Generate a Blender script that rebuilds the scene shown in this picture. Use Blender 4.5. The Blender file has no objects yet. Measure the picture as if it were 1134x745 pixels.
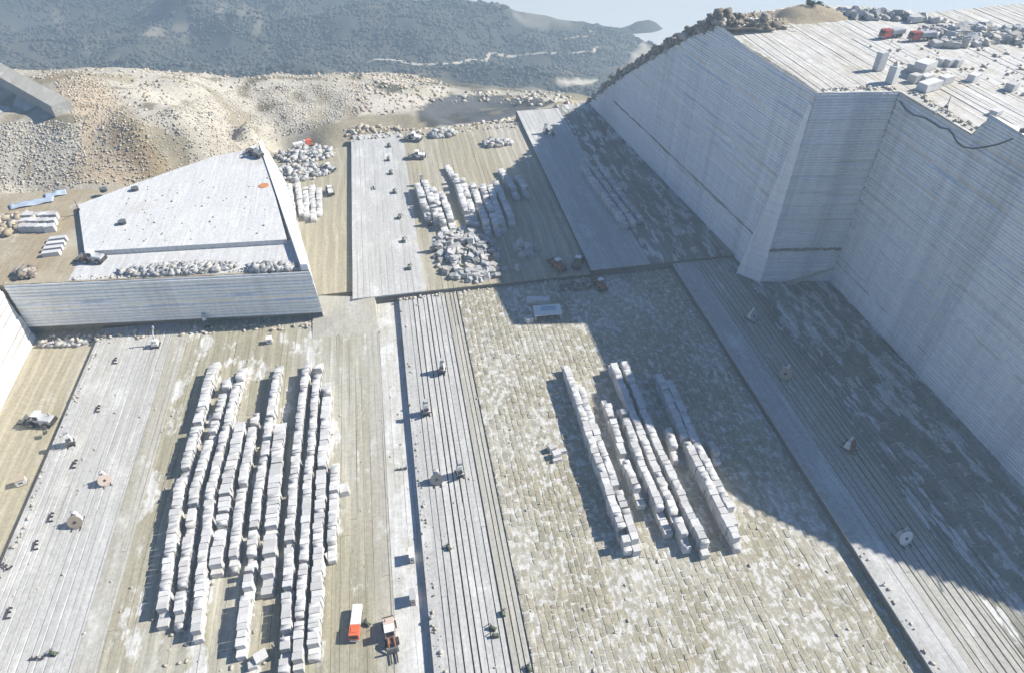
import bpy, bmesh, math, random
import numpy as np
from mathutils import Vector, Matrix

random.seed(11)
rng = np.random.default_rng(11)
R = math.radians
scene = bpy.context.scene
COL = scene.collection

# ------------------------------------------------------------------ camera
CAM_H = 140.0
PITCH, YAW = R(40.604), R(10.398)
FPX, CXP, CYP = 753.0, 567.0, 372.5            # photo focal length / centre in photo pixels
cam_d = bpy.data.cameras.new('camera')
cam_d.sensor_width = 36.0
cam_d.lens = FPX / 1134.0 * 36.0
cam_d.clip_start = 1.0
cam_d.clip_end = 20000.0
cam = bpy.data.objects.new('camera', cam_d)
COL.objects.link(cam)
cam.location = (0, 0, CAM_H)
cam.rotation_euler = (math.pi / 2 - PITCH, 0, -YAW)
scene.camera = cam

# ------------------------------------------------------------------ sky and sun
SUN_EL, SUN_AZ = R(37.5), R(3.2)               # azimuth from +X towards +Y
world = bpy.data.worlds.new('World')
scene.world = world
world.use_nodes = True
wn, wl = world.node_tree.nodes, world.node_tree.links
sky_t = wn.new('ShaderNodeTexSky')
sky_t.sky_type = 'NISHITA'
sky_t.sun_disc = False
sky_t.sun_elevation = SUN_EL
sky_t.sun_rotation = math.pi / 2 - SUN_AZ
sky_t.altitude = 300
sky_t.air_density = 1.0
sky_t.dust_density = 0.15
sky_t.ozone_density = 9.0
bgn = wn['Background']
bgn.inputs['Strength'].default_value = 0.072
wl.new(sky_t.outputs[0], bgn.inputs['Color'])
sun_d = bpy.data.lights.new('sun', 'SUN')
sun_d.energy = 5.0
sun_d.angle = R(0.5)
sun_d.color = (1.0, 0.945, 0.855)
sun = bpy.data.objects.new('sun', sun_d)
COL.objects.link(sun)
sdir = Vector((math.cos(SUN_EL) * math.cos(SUN_AZ), math.cos(SUN_EL) * math.sin(SUN_AZ), math.sin(SUN_EL)))
sun.rotation_euler = sdir.to_track_quat('Z', 'Y').to_euler()
sun.location = (300, 0, 400)
scene.view_settings.view_transform = 'Standard'
scene.view_settings.look = 'None'
scene.view_settings.exposure = 0.94
scene.view_settings.gamma = 1.0
scene.view_settings.use_curve_mapping = False
HAZE_DENSITY = 0.0005

# ------------------------------------------------------------------ photo pixel <-> place
FWD = np.array([math.sin(YAW) * math.cos(PITCH), math.cos(YAW) * math.cos(PITCH), -math.sin(PITCH)])
RGT = np.array([math.cos(YAW), -math.sin(YAW), 0.0])
UPV = np.cross(RGT, FWD)
CAMP = np.array([0, 0, CAM_H])
def ray(x, y):
    return FWD + RGT * (x - CXP) / FPX - UPV * (y - CYP) / FPX
def un(x, y, z=0.0):                            # where a pixel's ray meets the level z
    d = ray(x, y)
    return CAMP + d * ((z - CAM_H) / d[2])
def pr(P):
    q = np.asarray(P, float) - CAMP
    w = q @ FWD
    return np.stack([CXP + FPX * (q @ RGT) / w, CYP - FPX * (q @ UPV) / w], -1)
def inpoly(pts, poly):
    x, y = pts[..., 0], pts[..., 1]
    r = np.zeros(x.shape, bool)
    n = len(poly)
    for i in range(n):
        x0, y0 = poly[i]; x1, y1 = poly[(i + 1) % n]
        if y0 == y1: continue
        c = ((y0 > y) != (y1 > y)) & (x < (x1 - x0) * (y - y0) / (y1 - y0) + x0)
        r ^= c
    return r

# ------------------------------------------------------------------ materials
class Nodes:
    def __init__(s, name):
        s.m = bpy.data.materials.new(name); s.m.use_nodes = True
        s.n, s.l = s.m.node_tree.nodes, s.m.node_tree.links
        s.b = s.n['Principled BSDF']
    def node(s, t, **kw):
        x = s.n.new(t)
        for k, v in kw.items(): setattr(x, k, v)
        return x
    def put(s, sock, v):
        if isinstance(v, bpy.types.NodeSocket): s.l.new(v, sock)
        elif isinstance(v, (tuple, list)) and len(v) == 3 and sock.type == 'RGBA': sock.default_value = (*v, 1)
        else: sock.default_value = v
    def pos(s, scale=(1, 1, 1), obj=False):
        g = s.node('ShaderNodeTexCoord').outputs['Object'] if obj else s.node('ShaderNodeNewGeometry').outputs['Position']
        mp = s.node('ShaderNodeMapping'); s.put(mp.inputs[0], g); mp.inputs['Scale'].default_value = scale
        return mp.outputs[0]
    def noise(s, vec, scale, detail=5, rough=.6):
        t = s.node('ShaderNodeTexNoise'); s.put(t.inputs['Vector'], vec)
        t.inputs['Scale'].default_value = scale; t.inputs['Detail'].default_value = detail; t.inputs['Roughness'].default_value = rough
        return t.outputs['Fac']
    def ramp(s, f, a, b, lo=0.0, hi=1.0):
        t = s.node('ShaderNodeMapRange'); t.clamp = True
        s.put(t.inputs[0], f)
        for i, v in zip((1, 2, 3, 4), (a, b, lo, hi)): t.inputs[i].default_value = v
        return t.outputs[0]
    def math(s, op, a, b=0.0):
        t = s.node('ShaderNodeMath', operation=op); s.put(t.inputs[0], a); s.put(t.inputs[1], b); return t.outputs[0]
    def mix(s, f, a, b, mode='MIX'):
        t = s.node('ShaderNodeMix', data_type='RGBA', blend_type=mode)
        s.put(t.inputs[0], f); s.put(t.inputs[6], a); s.put(t.inputs[7], b)
        return t.outputs[2]
    def scale(s, c, f):
        t = s.node('ShaderNodeVectorMath', operation='SCALE'); s.put(t.inputs[0], c); s.put(t.inputs['Scale'], f); return t.outputs[0]
    def rand(s):
        a = s.node('ShaderNodeObjectInfo').outputs['Random']; b = s.node('ShaderNodeNewGeometry').outputs['Random Per Island']
        return s.math('FRACT', s.math('ADD', a, b))
    def bump(s, h, strength, dist):
        t = s.node('ShaderNodeBump'); t.inputs['Strength'].default_value = strength; t.inputs['Distance'].default_value = dist
        s.put(t.inputs['Height'], h); s.l.new(t.outputs[0], s.b.inputs['Normal'])
    def done(s, col, rough=.85, spec=.25):
        s.put(s.b.inputs['Base Color'], col); s.b.inputs['Roughness'].default_value = rough
        s.b.inputs['Specular IOR Level'].default_value = spec
        return s.m

PALE, TAN, DUST = (.50, .50, .49), (.36, .335, .255), (.60, .595, .57)
def floor_mat(name, pale=PALE, tan=TAN, tlo=.45, thi=.6, dlo=.56, dhi=.68, cellr=.12, dscale=.22, stretch=.3, line=0.0, dstr=.6, dmax=.8):
    k = Nodes(name)
    t = k.ramp(k.noise(k.pos((1, stretch, 1)), .045, 7, .62), tlo, thi)
    c = k.mix(t, pale, tan)
    dn = k.ramp(k.noise(k.pos((1, dstr, 1)), dscale, 9, .66), dlo, dhi, 0, dmax)
    c = k.mix(dn, c, DUST)
    streak = k.ramp(k.noise(k.pos((1, .03, 1)), 1.6, 6, .7), .3, .7, .80, 1.13)   # fine saw marks along the cut
    c = k.scale(c, streak)
    mott = k.noise(k.pos(), 1.1, 5, .7)
    c = k.scale(c, k.ramp(mott, .25, .75, .76, 1.17))
    scr = k.ramp(k.noise(k.pos((2.2, .5, 1)), .55, 9, .78), .56, .66, 0, .32)      # scuffs and tyre dirt
    c = k.mix(scr, c, (.27, .255, .21))
    scr2 = k.ramp(k.noise(k.pos((1.3, .9, 1)), 1.9, 6, .8), .58, .66, 0, .5)
    c = k.mix(scr2, c, DUST)
    if line:
        tw = k.node('ShaderNodeTexWave', wave_type='BANDS', bands_direction='X'); k.put(tw.inputs['Vector'], k.pos((1, .5, 1)))
        tw.inputs['Scale'].default_value = .09; tw.inputs['Distortion'].default_value = 9; tw.inputs['Detail'].default_value = 4; tw.inputs['Detail Scale'].default_value = .35
        c = k.scale(c, k.ramp(tw.outputs['Fac'], .55, .95, 1.0, 1.16))
        w = k.node('ShaderNodeTexWave', wave_type='BANDS', bands_direction='X')
        k.put(w.inputs['Vector'], k.pos()); w.inputs['Scale'].default_value = .3141 / 1.75 * 1.0
        w.inputs['Distortion'].default_value = .35; w.inputs['Detail'].default_value = 2; w.inputs['Detail Scale'].default_value = .4
        c = k.scale(c, k.ramp(w.outputs['Fac'], .0, .05, 1 - line, 1.0))
    c = k.scale(c, k.ramp(k.rand(), 0, 1, 1 - cellr, 1 + cellr * .6))
    k.bump(k.noise(k.pos(), 2.4, 6, .7), .35, .25)
    return k.done(c, .9, .2)
def plain_mat(name, col, rough=.6, metal=0.0, var=.12, dirt=.25):
    k = Nodes(name)
    d = k.ramp(k.noise(k.pos(obj=True), 1.2, 5, .65), .45, .75, 0, dirt)
    c = k.mix(d, col, (.34, .31, .26))
    c = k.scale(c, k.ramp(k.noise(k.pos(obj=True), 5, 4, .6), .3, .7, 1 - var, 1 + var))
    k.b.inputs['Metallic'].default_value = metal
    return k.done(c, rough, .35)
def rock_mat(name, cols, var=.25, scale=.8):
    k = Nodes(name)
    r = k.rand()
    c = k.mix(k.ramp(r, .2, .5), cols[0], cols[1])
    c = k.mix(k.ramp(r, .7, .9), c, cols[2])
    c = k.scale(c, k.ramp(k.noise(k.pos(), scale, 6, .7), .25, .75, 1 - var, 1 + var * .7))
    k.bump(k.noise(k.pos(), 2.5, 5, .7), .5, .3)
    return k.done(c, .9, .2)

M = {}
M['strip_pale'] = floor_mat('granite strip pale', (.455, .45, .43), (.39, .375, .32), .52, .72, .52, .68, .07, .12, .12)
M['strip_mid'] = floor_mat('granite strip buff', (.43, .42, .38), (.36, .335, .265), .40, .62, .56, .70, .09, .15, .12)
M['dirt_left'] = floor_mat('dusty cut floor', (.42, .405, .345), (.31, .285, .205), .36, .56, .55, .60, .05, .16, .22, .10, dstr=.4)
M['dirt_far'] = floor_mat('tan quarry floor', (.41, .38, .315), (.335, .30, .215), .34, .52, .60, .74, .05, .12, .25, .10)
M['stone'] = floor_mat('uneven floor stones', (.40, .38, .315), (.315, .285, .20), .34, .58, .53, .60, .17, .75, .7, dmax=.62)
M['dust_lane'] = floor_mat('white dusty verge', (.50, .49, .45), (.38, .355, .285), .5, .62, .46, .56, .04, .2, .5)
M['earth'] = floor_mat('brown earth', (.30, .25, .17), (.23, .18, .115), .4, .6, .62, .72, .0, .4, 1)
M['joint'] = floor_mat('dust in the joints', (.42, .40, .34), (.30, .275, .205), .38, .58, .48, .56, .0, .75, .7, dmax=.8)
M['groove'] = floor_mat('dark saw cut', (.17, .165, .15), (.13, .12, .10), .4, .6, .7, .9, .0, .2, .3)  # dark bed colour that shows in the cuts
M['shade_stone'] = floor_mat('shade-toned mottled floor', (.33, .32, .285), (.22, .215, .175), .30, .6, .515, .55, .2, .3, .42, dstr=.28)  # floor colour darkened to carry shade below the tall wall
M['white_top'] = floor_mat('bench top', (.55, .55, .54), (.45, .43, .38), .56, .75, .5, .66, .05, .12, 1.2)
M['brown_top'] = floor_mat('brown trodden floor', (.42, .385, .30), (.33, .27, .175), .36, .55, .62, .75, .05, .2, 1)
M['plateau'] = floor_mat('plateau floor', (.50, .485, .455), (.44, .405, .34), .40, .62, .46, .64, .06, .3, .7)

def wall_mat(name, base, stain, sdir_scale, cut_rand=.10):
    k = Nodes(name)
    st = k.ramp(k.noise(k.pos(sdir_scale), .10, 6, .6), .50, .68, 0, .75)
    c = k.mix(st, base, stain)
    fine = k.ramp(k.noise(k.pos((sdir_scale[0] * 1, sdir_scale[1] * 1, sdir_scale[2] * .6)), .9, 3, .6), .35, .65, .94, 1.03)
    c = k.scale(c, fine)
    crs = k.noise(k.pos((.012, .012, 1)), .9, 2, .7)
    c = k.scale(c, k.ramp(crs, .3, .7, 1 - cut_rand, 1 + cut_rand))
    c = k.scale(c, k.ramp(k.noise(k.pos(), .8, 6, .7), .25, .75, .9, 1.1))
    k.bump(k.noise(k.pos((1, 1, .3)), 1.6, 5, .7), .4, .3)
    return k.done(c, .88, .2)
M['wall'] = wall_mat('sawn granite face', (.70, .70, .69), (.47, .47, .47), (1, 1, .025), .07)
M['wall_white'] = wall_mat('granite face with light in its colour', (.74, .74, .72), (.60, .59, .56), (1, 1, .05), .05)  # paler copy of the granite, light put into its colour

def block_mat():
    k = Nodes('granite block')
    r = k.rand()
    c = k.mix(r, (.42, .415, .405), (.60, .595, .58))
    c = k.mix(k.ramp(k.noise(k.pos((1, 1, .25)), .9, 5, .7), .58, .72, 0, .4), c, (.30, .28, .25))
    c = k.mix(k.ramp(k.noise(k.pos(), .35, 5, .6), .55, .72, 0, .45), c, (.47, .44, .37))
    c = k.scale(c, k.ramp(k.noise(k.pos(), 1.7, 5, .7), .25, .75, .85, 1.1))
    k.bump(k.noise(k.pos(), 3.5, 5, .7), .45, .2)
    return k.done(c, .88, .2)
M['block'] = block_mat()
M['boulder'] = rock_mat('rough granite boulder', [(.34, .34, .33), (.46, .46, .45), (.42, .39, .34)])
M['rubble_grey'] = rock_mat('grey rubble', [(.39, .35, .28), (.45, .415, .35), (.51, .48, .42)])
M['rubble_tan'] = rock_mat('tan rubble', [(.36, .30, .21), (.44, .385, .30), (.52, .48, .41)])
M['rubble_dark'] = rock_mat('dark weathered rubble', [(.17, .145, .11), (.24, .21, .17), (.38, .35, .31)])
M['forest'] = rock_mat('winter wood crowns', [(.072, .082, .074), (.088, .094, .080), (.12, .112, .092)], .3, .05)
M['leaf'] = rock_mat('evergreen leaves', [(.03, .05, .02), (.05, .075, .03), (.07, .09, .04)], .2, 1)
M['bark'] = plain_mat('bark', (.10, .075, .05), .9)
M['steel'] = plain_mat('dull steel', (.22, .22, .22), .5, .6)
M['dark'] = plain_mat('dark iron', (.045, .043, .042), .6, .3)
M['rubber'] = plain_mat('tyre rubber', (.03, .03, .03), .85)
M['white_p'] = plain_mat('white paint', (.68, .67, .64), .5)
M['red_p'] = plain_mat('orange red paint', (.62, .13, .05), .4, 0, .1, .2)
M['red_dark'] = plain_mat('dark red paint', (.36, .07, .045), .5)
M['yellow_p'] = plain_mat('worn yellow paint', (.46, .31, .09), .5, 0, .15, .4)
M['orange_p'] = plain_mat('worn orange paint', (.5, .20, .06), .5, 0, .15, .3)
M['green_p'] = plain_mat('dull green paint', (.10, .13, .07), .6, 0, .15, .3)
M['grey_p'] = plain_mat('grey paint', (.38, .39, .40), .5)
M['blue_p'] = plain_mat('pale blue sheet', (.36, .42, .50), .6)
M['wood'] = plain_mat('brown disc board', (.36, .30, .22), .8)
M['tanpink'] = plain_mat('faded pink disc', (.52, .42, .35), .7)
M['rust'] = plain_mat('rust', (.22, .10, .06), .8)
M['glass'] = plain_mat('dark glass', (.03, .04, .05), .1, 0, .05, .1)
M['pipe'] = plain_mat('black hose', (.035, .035, .04), .6)
def water_mat():
    k = Nodes('lake water')
    k.bump(k.noise(k.pos(), .05, 4, .6), .08, 2)
    return k.done((.60, .61, .59), .6, .1)
M['water'] = water_mat()
def terrain_mat():
    k = Nodes('hill ground')
    a = k.node('ShaderNodeAttribute', attribute_name='tint')
    c = a.outputs['Color']
    c = k.scale(c, k.ramp(k.noise(k.pos(), .03, 8, .7), .25, .75, .65, 1.3))
    c = k.scale(c, k.ramp(k.noise(k.pos(), .5, 5, .7), .25, .75, .8, 1.15))
    k.bump(k.noise(k.pos(), .35, 8, .75), .6, 1.2)
    return k.done(c, .95, .1)
M['terrain'] = terrain_mat()

# ------------------------------------------------------------------ mesh helpers
class MB:
    def __init__(s): s.v, s.f = [], []
    def add(s, vs, fs):
        o = len(s.v); s.v.extend([tuple(map(float, p)) for p in vs]); s.f.extend([tuple(i + o for i in f) for f in fs]); return s
    def box(s, c, d, rot=None, taper=1.0):
        x, y, z = d[0] / 2, d[1] / 2, d[2] / 2
        P = [(sx * x * (taper if sz > 0 else 1), sy * y * (taper if sz > 0 else 1), sz * z) for sz in (-1, 1) for sy in (-1, 1) for sx in (-1, 1)]
        m = rot if rot is not None else Matrix.Identity(3)
        P = [tuple(m @ Vector(p) + Vector(c)) for p in P]
        return s.add(P, [(0, 2, 3, 1), (4, 5, 7, 6), (0, 1, 5, 4), (2, 6, 7, 3), (0, 4, 6, 2), (1, 3, 7, 5)])
    def hull(s, b, t):                          # bottom ring and top ring, same count
        n = len(b)
        return s.add(list(b) + list(t), [tuple(range(n))[::-1], tuple(range(n, 2 * n))] + [(i, (i + 1) % n, n + (i + 1) % n, n + i) for i in range(n)])
    def tube(s, pts, r, n=8):
        pts = [Vector(p) for p in pts]; rings = []
        for i, p in enumerate(pts):
            d = (pts[min(i + 1, len(pts) - 1)] - pts[max(i - 1, 0)]).normalized()
            a = d.orthogonal().normalized() if i == 0 else (a - d * a.dot(d)).normalized()
            b = d.cross(a); rr = r[i] if isinstance(r, (list, tuple)) else r
            rings.append([p + (a * math.cos(t) + b * math.sin(t)) * rr for t in (2 * math.pi * j / n for j in range(n))])
        o = len(s.v)
        for rg in rings: s.v.extend([tuple(q) for q in rg])
        for i in range(len(pts) - 1):
            for j in range(n):
                s.f.append((o + i * n + j, o + i * n + (j + 1) % n, o + (i + 1) * n + (j + 1) % n, o + (i + 1) * n + j))
        s.f.append(tuple(o + j for j in range(n))[::-1]); s.f.append(tuple(o + (len(pts) - 1) * n + j for j in range(n)))
        return s
    def mesh(s, name):
        m = bpy.data.meshes.new(name); m.from_pydata(s.v, [], s.f); m.update(); return m
    def build(s, name, mat, parent=None, smooth=False):
        o = link(name, s.mesh(name), mat, parent)
        if smooth: o.data.shade_smooth()
        return o
def link(name, mesh, mat=None, parent=None):
    if mat and not mesh.materials: mesh.materials.append(M[mat])
    o = bpy.data.objects.new(name, mesh); COL.objects.link(o)
    if parent: o.parent = parent
    return o
def tag(o, label=None, cat=None, group=None, kind=None):
    if label: o['label'] = label
    if cat: o['category'] = cat
    if group: o['group'] = group
    if kind: o['kind'] = kind
    return o
def structure(o): return tag(o, kind='structure')
def empty(name, loc, rz=0.0, scale=1.0):
    o = bpy.data.objects.new(name, None); COL.objects.link(o)
    o.location = loc; o.rotation_euler = (0, 0, rz); o.scale = (scale,) * 3; o.empty_display_size = .5
    return o
def copy_tree(o, parent=None):
    c = o.copy(); COL.objects.link(c); c.parent = parent
    for k in ('label', 'category', 'group'):
        if parent is None and k in c: del c[k]
    for ch in list(o.children): copy_tree(ch, c)
    return c
def np_mesh(name, V, F):
    V = np.asarray(V, np.float32); F = np.asarray(F, np.int32); k = F.shape[1]
    m = bpy.data.meshes.new(name)
    m.vertices.add(len(V)); m.vertices.foreach_set('co', V.ravel())
    m.loops.add(F.size); m.loops.foreach_set('vertex_index', F.ravel())
    m.polygons.add(len(F)); m.polygons.foreach_set('loop_start', np.arange(len(F), dtype=np.int32) * k)
    m.update(calc_edges=True); m.validate()
    return m
def grid_mesh(name, X, Y, Z):
    ny, nx = X.shape
    i = (np.arange(ny - 1)[:, None] * nx + np.arange(nx - 1)[None]).ravel()
    return np_mesh(name, np.stack([X, Y, Z], -1).reshape(-1, 3), np.stack([i, i + 1, i + nx + 1, i + nx], 1))
ORD = ['', 'first', 'second', 'third', 'fourth', 'fifth', 'sixth', 'seventh', 'eighth', 'ninth', 'tenth', 'eleventh', 'twelfth', 'thirteenth',
       'fourteenth', 'fifteenth', 'sixteenth', 'seventeenth', 'eighteenth', 'nineteenth', 'twentieth']
TENS = {2: 'twenty', 3: 'thirty', 4: 'forty', 5: 'fifty', 6: 'sixty'}
def ordinal(n):
    if n <= 20: return ORD[n]
    t, u = divmod(n, 10)
    return TENS[t] + '-' + ORD[u] if u else TENS[t][:-1] + 'ieth'

# irregular rocks and sawn blocks, shared shapes
def block_variant(seed, chip=.035, bev=.014):
    r = random.Random(seed); bm = bmesh.new(); bmesh.ops.create_cube(bm, size=1.0)
    for v in bm.verts: v.co += Vector((r.uniform(-1, 1), r.uniform(-1, 1), r.uniform(-1, .6))) * chip
    bmesh.ops.bevel(bm, geom=list(bm.edges), offset=bev * .6, segments=1, affect='EDGES')
    for v in bm.verts: v.co += Vector((r.uniform(-1, 1), r.uniform(-1, 1), r.uniform(-1, 1))) * chip * .25
    lo = min(v.co.z for v in bm.verts)
    for v in bm.verts: v.co.z -= lo                      # base at the origin
    m = bpy.data.meshes.new('granite_block'); bm.to_mesh(m); bm.free(); m.materials.append(M['block']); return m
BLOCKS = [block_variant(i) for i in range(10)]
def rock_variant(seed, mat='boulder', jit=.22):
    r = random.Random(seed); bm = bmesh.new(); bmesh.ops.create_cube(bm, size=1.0)
    for v in bm.verts: v.co += Vector((r.uniform(-1, 1), r.uniform(-1, 1), r.uniform(-1, 1))) * jit
    bmesh.ops.bevel(bm, geom=list(bm.verts), offset=.22, segments=1, affect='VERTICES')
    for v in bm.verts: v.co += Vector((r.uniform(-1, 1), r.uniform(-1, 1), r.uniform(-1, 1))) * .05
    bmesh.ops.triangulate(bm, faces=list(bm.faces))
    m = bpy.data.meshes.new('boulder'); bm.to_mesh(m); bm.free(); m.materials.append(M[mat]); return m
ROCKS = [rock_variant(100 + i) for i in range(10)]
def mesh_arrays(m):
    V = np.array([v.co[:] for v in m.vertices]); m.calc_loop_triangles()
    return V, np.array([t.vertices[:] for t in m.loop_triangles])
ROCK_A = [mesh_arrays(m) for m in ROCKS]
BLOCK_A = [mesh_arrays(m) for m in BLOCKS]
# cheap 8-vertex rocks for masses that nobody could count
def cheap_rock(seed):
    g = np.random.default_rng(seed)
    V = np.array([(x, y, z) for z in (-.5, .5) for y in (-.5, .5) for x in (-.5, .5)], float) + g.uniform(-.22, .22, (8, 3))
    F = np.array([(0, 2, 3), (0, 3, 1), (4, 5, 7), (4, 7, 6), (0, 1, 5), (0, 5, 4), (2, 6, 7), (2, 7, 3), (0, 4, 6), (0, 6, 2), (1, 3, 7), (1, 7, 5)])
    return V, F
CHEAP = [cheap_rock(i) for i in range(12)]
def scatter_mesh(name, P, S, variants, mat, parent=None, tilt=True):
    """many stones as one mesh: P (n,3) places, S (n,3) sizes"""
    Vs, Fs, off = [], [], 0
    n = len(P); pick = rng.integers(0, len(variants), n)
    ang = rng.uniform(0, 2 * np.pi, (n, 3))
    if not tilt: ang[:, 1:] *= .03
    for k, (V, F) in enumerate(variants):
        idx = np.where(pick == k)[0]
        if not len(idx): continue
        a, b = ang[idx, 0], ang[idx, 1] * (.25 if tilt else 1)
        W = V[None] * S[idx][:, None]
        c, s = np.cos(b)[:, None], np.sin(b)[:, None]
        W = np.stack([W[..., 0], W[..., 1] * c - W[..., 2] * s, W[..., 1] * s + W[..., 2] * c], -1)
        c, s = np.cos(a)[:, None], np.sin(a)[:, None]
        W = np.stack([W[..., 0] * c - W[..., 1] * s, W[..., 0] * s + W[..., 1] * c, W[..., 2]], -1) + P[idx][:, None]
        Fs.append((F[None] + (np.arange(len(idx)) * len(V))[:, None, None] + off).reshape(-1, 3)); off += len(idx) * len(V)
        Vs.append(W.reshape(-1, 3))
    return link(name, np_mesh(name, np.concatenate(Vs), np.concatenate(Fs)), mat, parent)

# ------------------------------------------------------------------ levels of the quarry
Z_MID, Z_LEFT, Z_FARL, Z_TERR, Z_UP, Z_UPL, Z_UPR = 0.0, -1.5, -3.0, 2.0, 1.6, -.2, 3.1
Z_BENCH, Z_BENCH2, Z_RIM, Z_PLAT = 17.5, 19.3, 19.8, 67.5
X_CT, X_RT, X_LE = -4.6, 92.5, -100.5           # central step, right step, left step
Y0 = -60.0
def slab(name, x0, x1, y0, y1, ztop, zbot, mat):
    b = MB(); b.box(((x0 + x1) / 2, (y0 + y1) / 2, (ztop + zbot) / 2), (x1 - x0, y1 - y0, ztop - zbot))
    return structure(b.build(name, mat))
def wob_strip(L, w, h, seed, n=6, amp=.05):
    g = random.Random(seed); V, F = [], []
    for i in range(n + 1):
        y = -L / 2 + L * i / n
        a, b, t = g.uniform(-amp, amp), g.uniform(-amp, amp), g.uniform(-.03, .03)
        V += [(-w / 2 + a, y, -h), (-w / 2 + a, y, t), (w / 2 + b, y, t), (w / 2 + b, y, -h)]
    for i in range(n):
        o = i * 4
        for j in range(3): F.append((o + j, o + j + 1, o + j + 5, o + j + 4)[::-1])
    F += [(0, 1, 2, 3), tuple(n * 4 + j for j in (3, 2, 1, 0))]
    m = bpy.data.meshes.new('stone_strip'); m.from_pydata(V, [], F); m.update(); return m
def strips(parent, x0, x1, y0, y1, z, pitch, gap, h, mat, pieces=1, jig=.18, seed=0):
    g = random.Random(seed + int(x0 * 7)); x = x0
    variants = None
    while x < x1 - .3:
        w = min(pitch * g.uniform(1 - jig, 1 + jig), x1 - x)
        ycuts = [y0] + sorted(g.uniform(y0 + 8, y1 - 8) for _ in range(pieces - 1)) + [y1]
        for ya, yb in zip(ycuts[:-1], ycuts[1:]):
            o = link('stone_strip', wob_strip(yb - ya - .06, w - gap * (g.uniform(.6, 1.25) if gap > .12 else g.choice((.1, .3, .7, 1.3))), h, g.random(), max(3, min(8, int((yb - ya) / 20)))), mat, parent)
            o.location = (x + w / 2, (ya + yb) / 2, z + g.uniform(-.04, .04))
        x += w

# --- middle floor: base, saw-cut strips beside the central step, uneven stones to the right
mid = slab('quarry_floor', X_CT, X_RT, Y0, 187.2, Z_MID - .55, -9, 'groove')
strips(mid, X_CT, -1.6, Y0, 187.2, Z_MID, 3.2, .12, .5, 'strip_pale', 2, .0)
strips(mid, -1.6, 11.0, Y0, 187.2, Z_MID, 1.55, .30, .5, 'strip_pale', 2, .2)
strips(mid, 11.0, 15.2, Y0, 187.2, Z_MID, 1.4, .26, .5, 'strip_mid', 3, .2)
mid_bed = MB().box(((15.2 + X_RT) / 2, (Y0 + 187.2) / 2, Z_MID - .25), (X_RT - 15.2 - .02, 187.2 - Y0, .44)).build('dust_bed', 'joint', mid)
STONES = [block_variant(300 + i, .085, .12) for i in range(8)]
for m in STONES: m.name = 'floor_stone'; m.materials.clear(); m.materials.append(M['stone'])
cells = []
x = 15.2
g = random.Random(5)
while x < X_RT - .6:
    w = min(g.uniform(1.25, 1.75), X_RT - x); y = 30.0 + g.uniform(0, 3)
    while y < 186.5:
        near = y < 70 and x > 55
        L = g.uniform(1.1, 2.9) * (1.8 if (x > 70 and y < 95) else 1.0)
        L = min(L, 187.0 - y)
        pat = math.sin(x * .19 + 1.3 + math.sin(y * .07)) * math.sin(y * .11 + .7 + math.sin(x * .09) * 1.5)
        if g.random() > (.75 if pat > .42 else .07) and L > .5:
            cells.append((x + w / 2, y + L / 2, w - g.uniform(.06, .30), L - g.uniform(.06, .4), g.gauss(-.01, .03)))
        y += L
    x += w
cells = np.array(cells)
cxy = pr(np.stack([cells[:, 0], cells[:, 1], np.zeros(len(cells))], -1))
vis = (cxy[:, 0] > -5) & (cxy[:, 0] < 1140) & (cxy[:, 1] < 750)
dist = np.hypot(np.hypot(cells[:, 0], cells[:, 1]), 140)
size = np.where(vis, cells[:, 2] * cells[:, 3] / dist ** 2, 0)
order = np.argsort(-size)
for i in order[:300]:
    cx, cy, w, L, dz = cells[i]
    o = link('floor_stone', STONES[i % 8], None, mid); o.location = (cx, cy, -.22 + dz); o.scale = (w, L, .25); o.rotation_euler = (0, 0, g.gauss(0, .05))
P, S = [], []
for i in order[300:]:
    cx, cy, w, L, dz = cells[i]; P.append((cx, cy, -.22 + dz)); S.append((w, L, .25))
def joined(name, P, S, variants, mat, parent=None, rz=None):
    Vs, Fs, off = [], [], 0
    for i, (p, s) in enumerate(zip(P, S)):
        V, F = variants[i % len(variants)]
        W = V * np.array(s)
        if rz is not None:
            c_, s_ = math.cos(rz[i]), math.sin(rz[i])
            W = np.stack([W[:, 0] * c_ - W[:, 1] * s_, W[:, 0] * s_ + W[:, 1] * c_, W[:, 2]], -1)
        Vs.append(W + np.array(p)); Fs.append(F + off); off += len(V)
    return link(name, np_mesh(name, np.concatenate(Vs), np.concatenate(Fs)), mat, parent)
STONE_A = [mesh_arrays(m) for m in STONES]
tag(joined('floor_stones', P, S, STONE_A, 'stone', mid, [g.gauss(0, .05) for _ in P]), kind='stuff')

# --- right terrace
terr = slab('quarry_terrace', X_RT, 150, Y0, 187.2, Z_TERR - .55, -9, 'groove')
strips(terr, X_RT, 100.2, Y0, 187.2, Z_TERR, 2.6, .10, .5, 'strip_pale', 2, .1)
strips(terr, 100.2, 112.5, Y0, 187.2, Z_TERR, 1.6, .34, .5, 'strip_mid', 2, .25)
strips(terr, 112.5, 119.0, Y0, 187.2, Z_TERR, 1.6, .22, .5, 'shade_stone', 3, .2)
MB().box((134.5, (Y0 + 187.2) / 2, Z_TERR - .31), (30.9, 187.2 - Y0, .44)).build('dust_bed', 'joint', terr)
P, S = [], []
x = 119.0
while x < 145:
    w = g.uniform(1.6, 2.1); y = 20.0
    while y < 186:
        L = min(g.uniform(2, 5.5), 187 - y)
        if g.random() > .05: P.append((x + w / 2, y + L / 2, Z_TERR - .22 + g.gauss(0, .03))); S.append((w - .14, L - .16, .25))
        y += L
    x += w
tag(joined('floor_stones', P, S, STONE_A, 'shade_stone', terr), kind='stuff')

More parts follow.
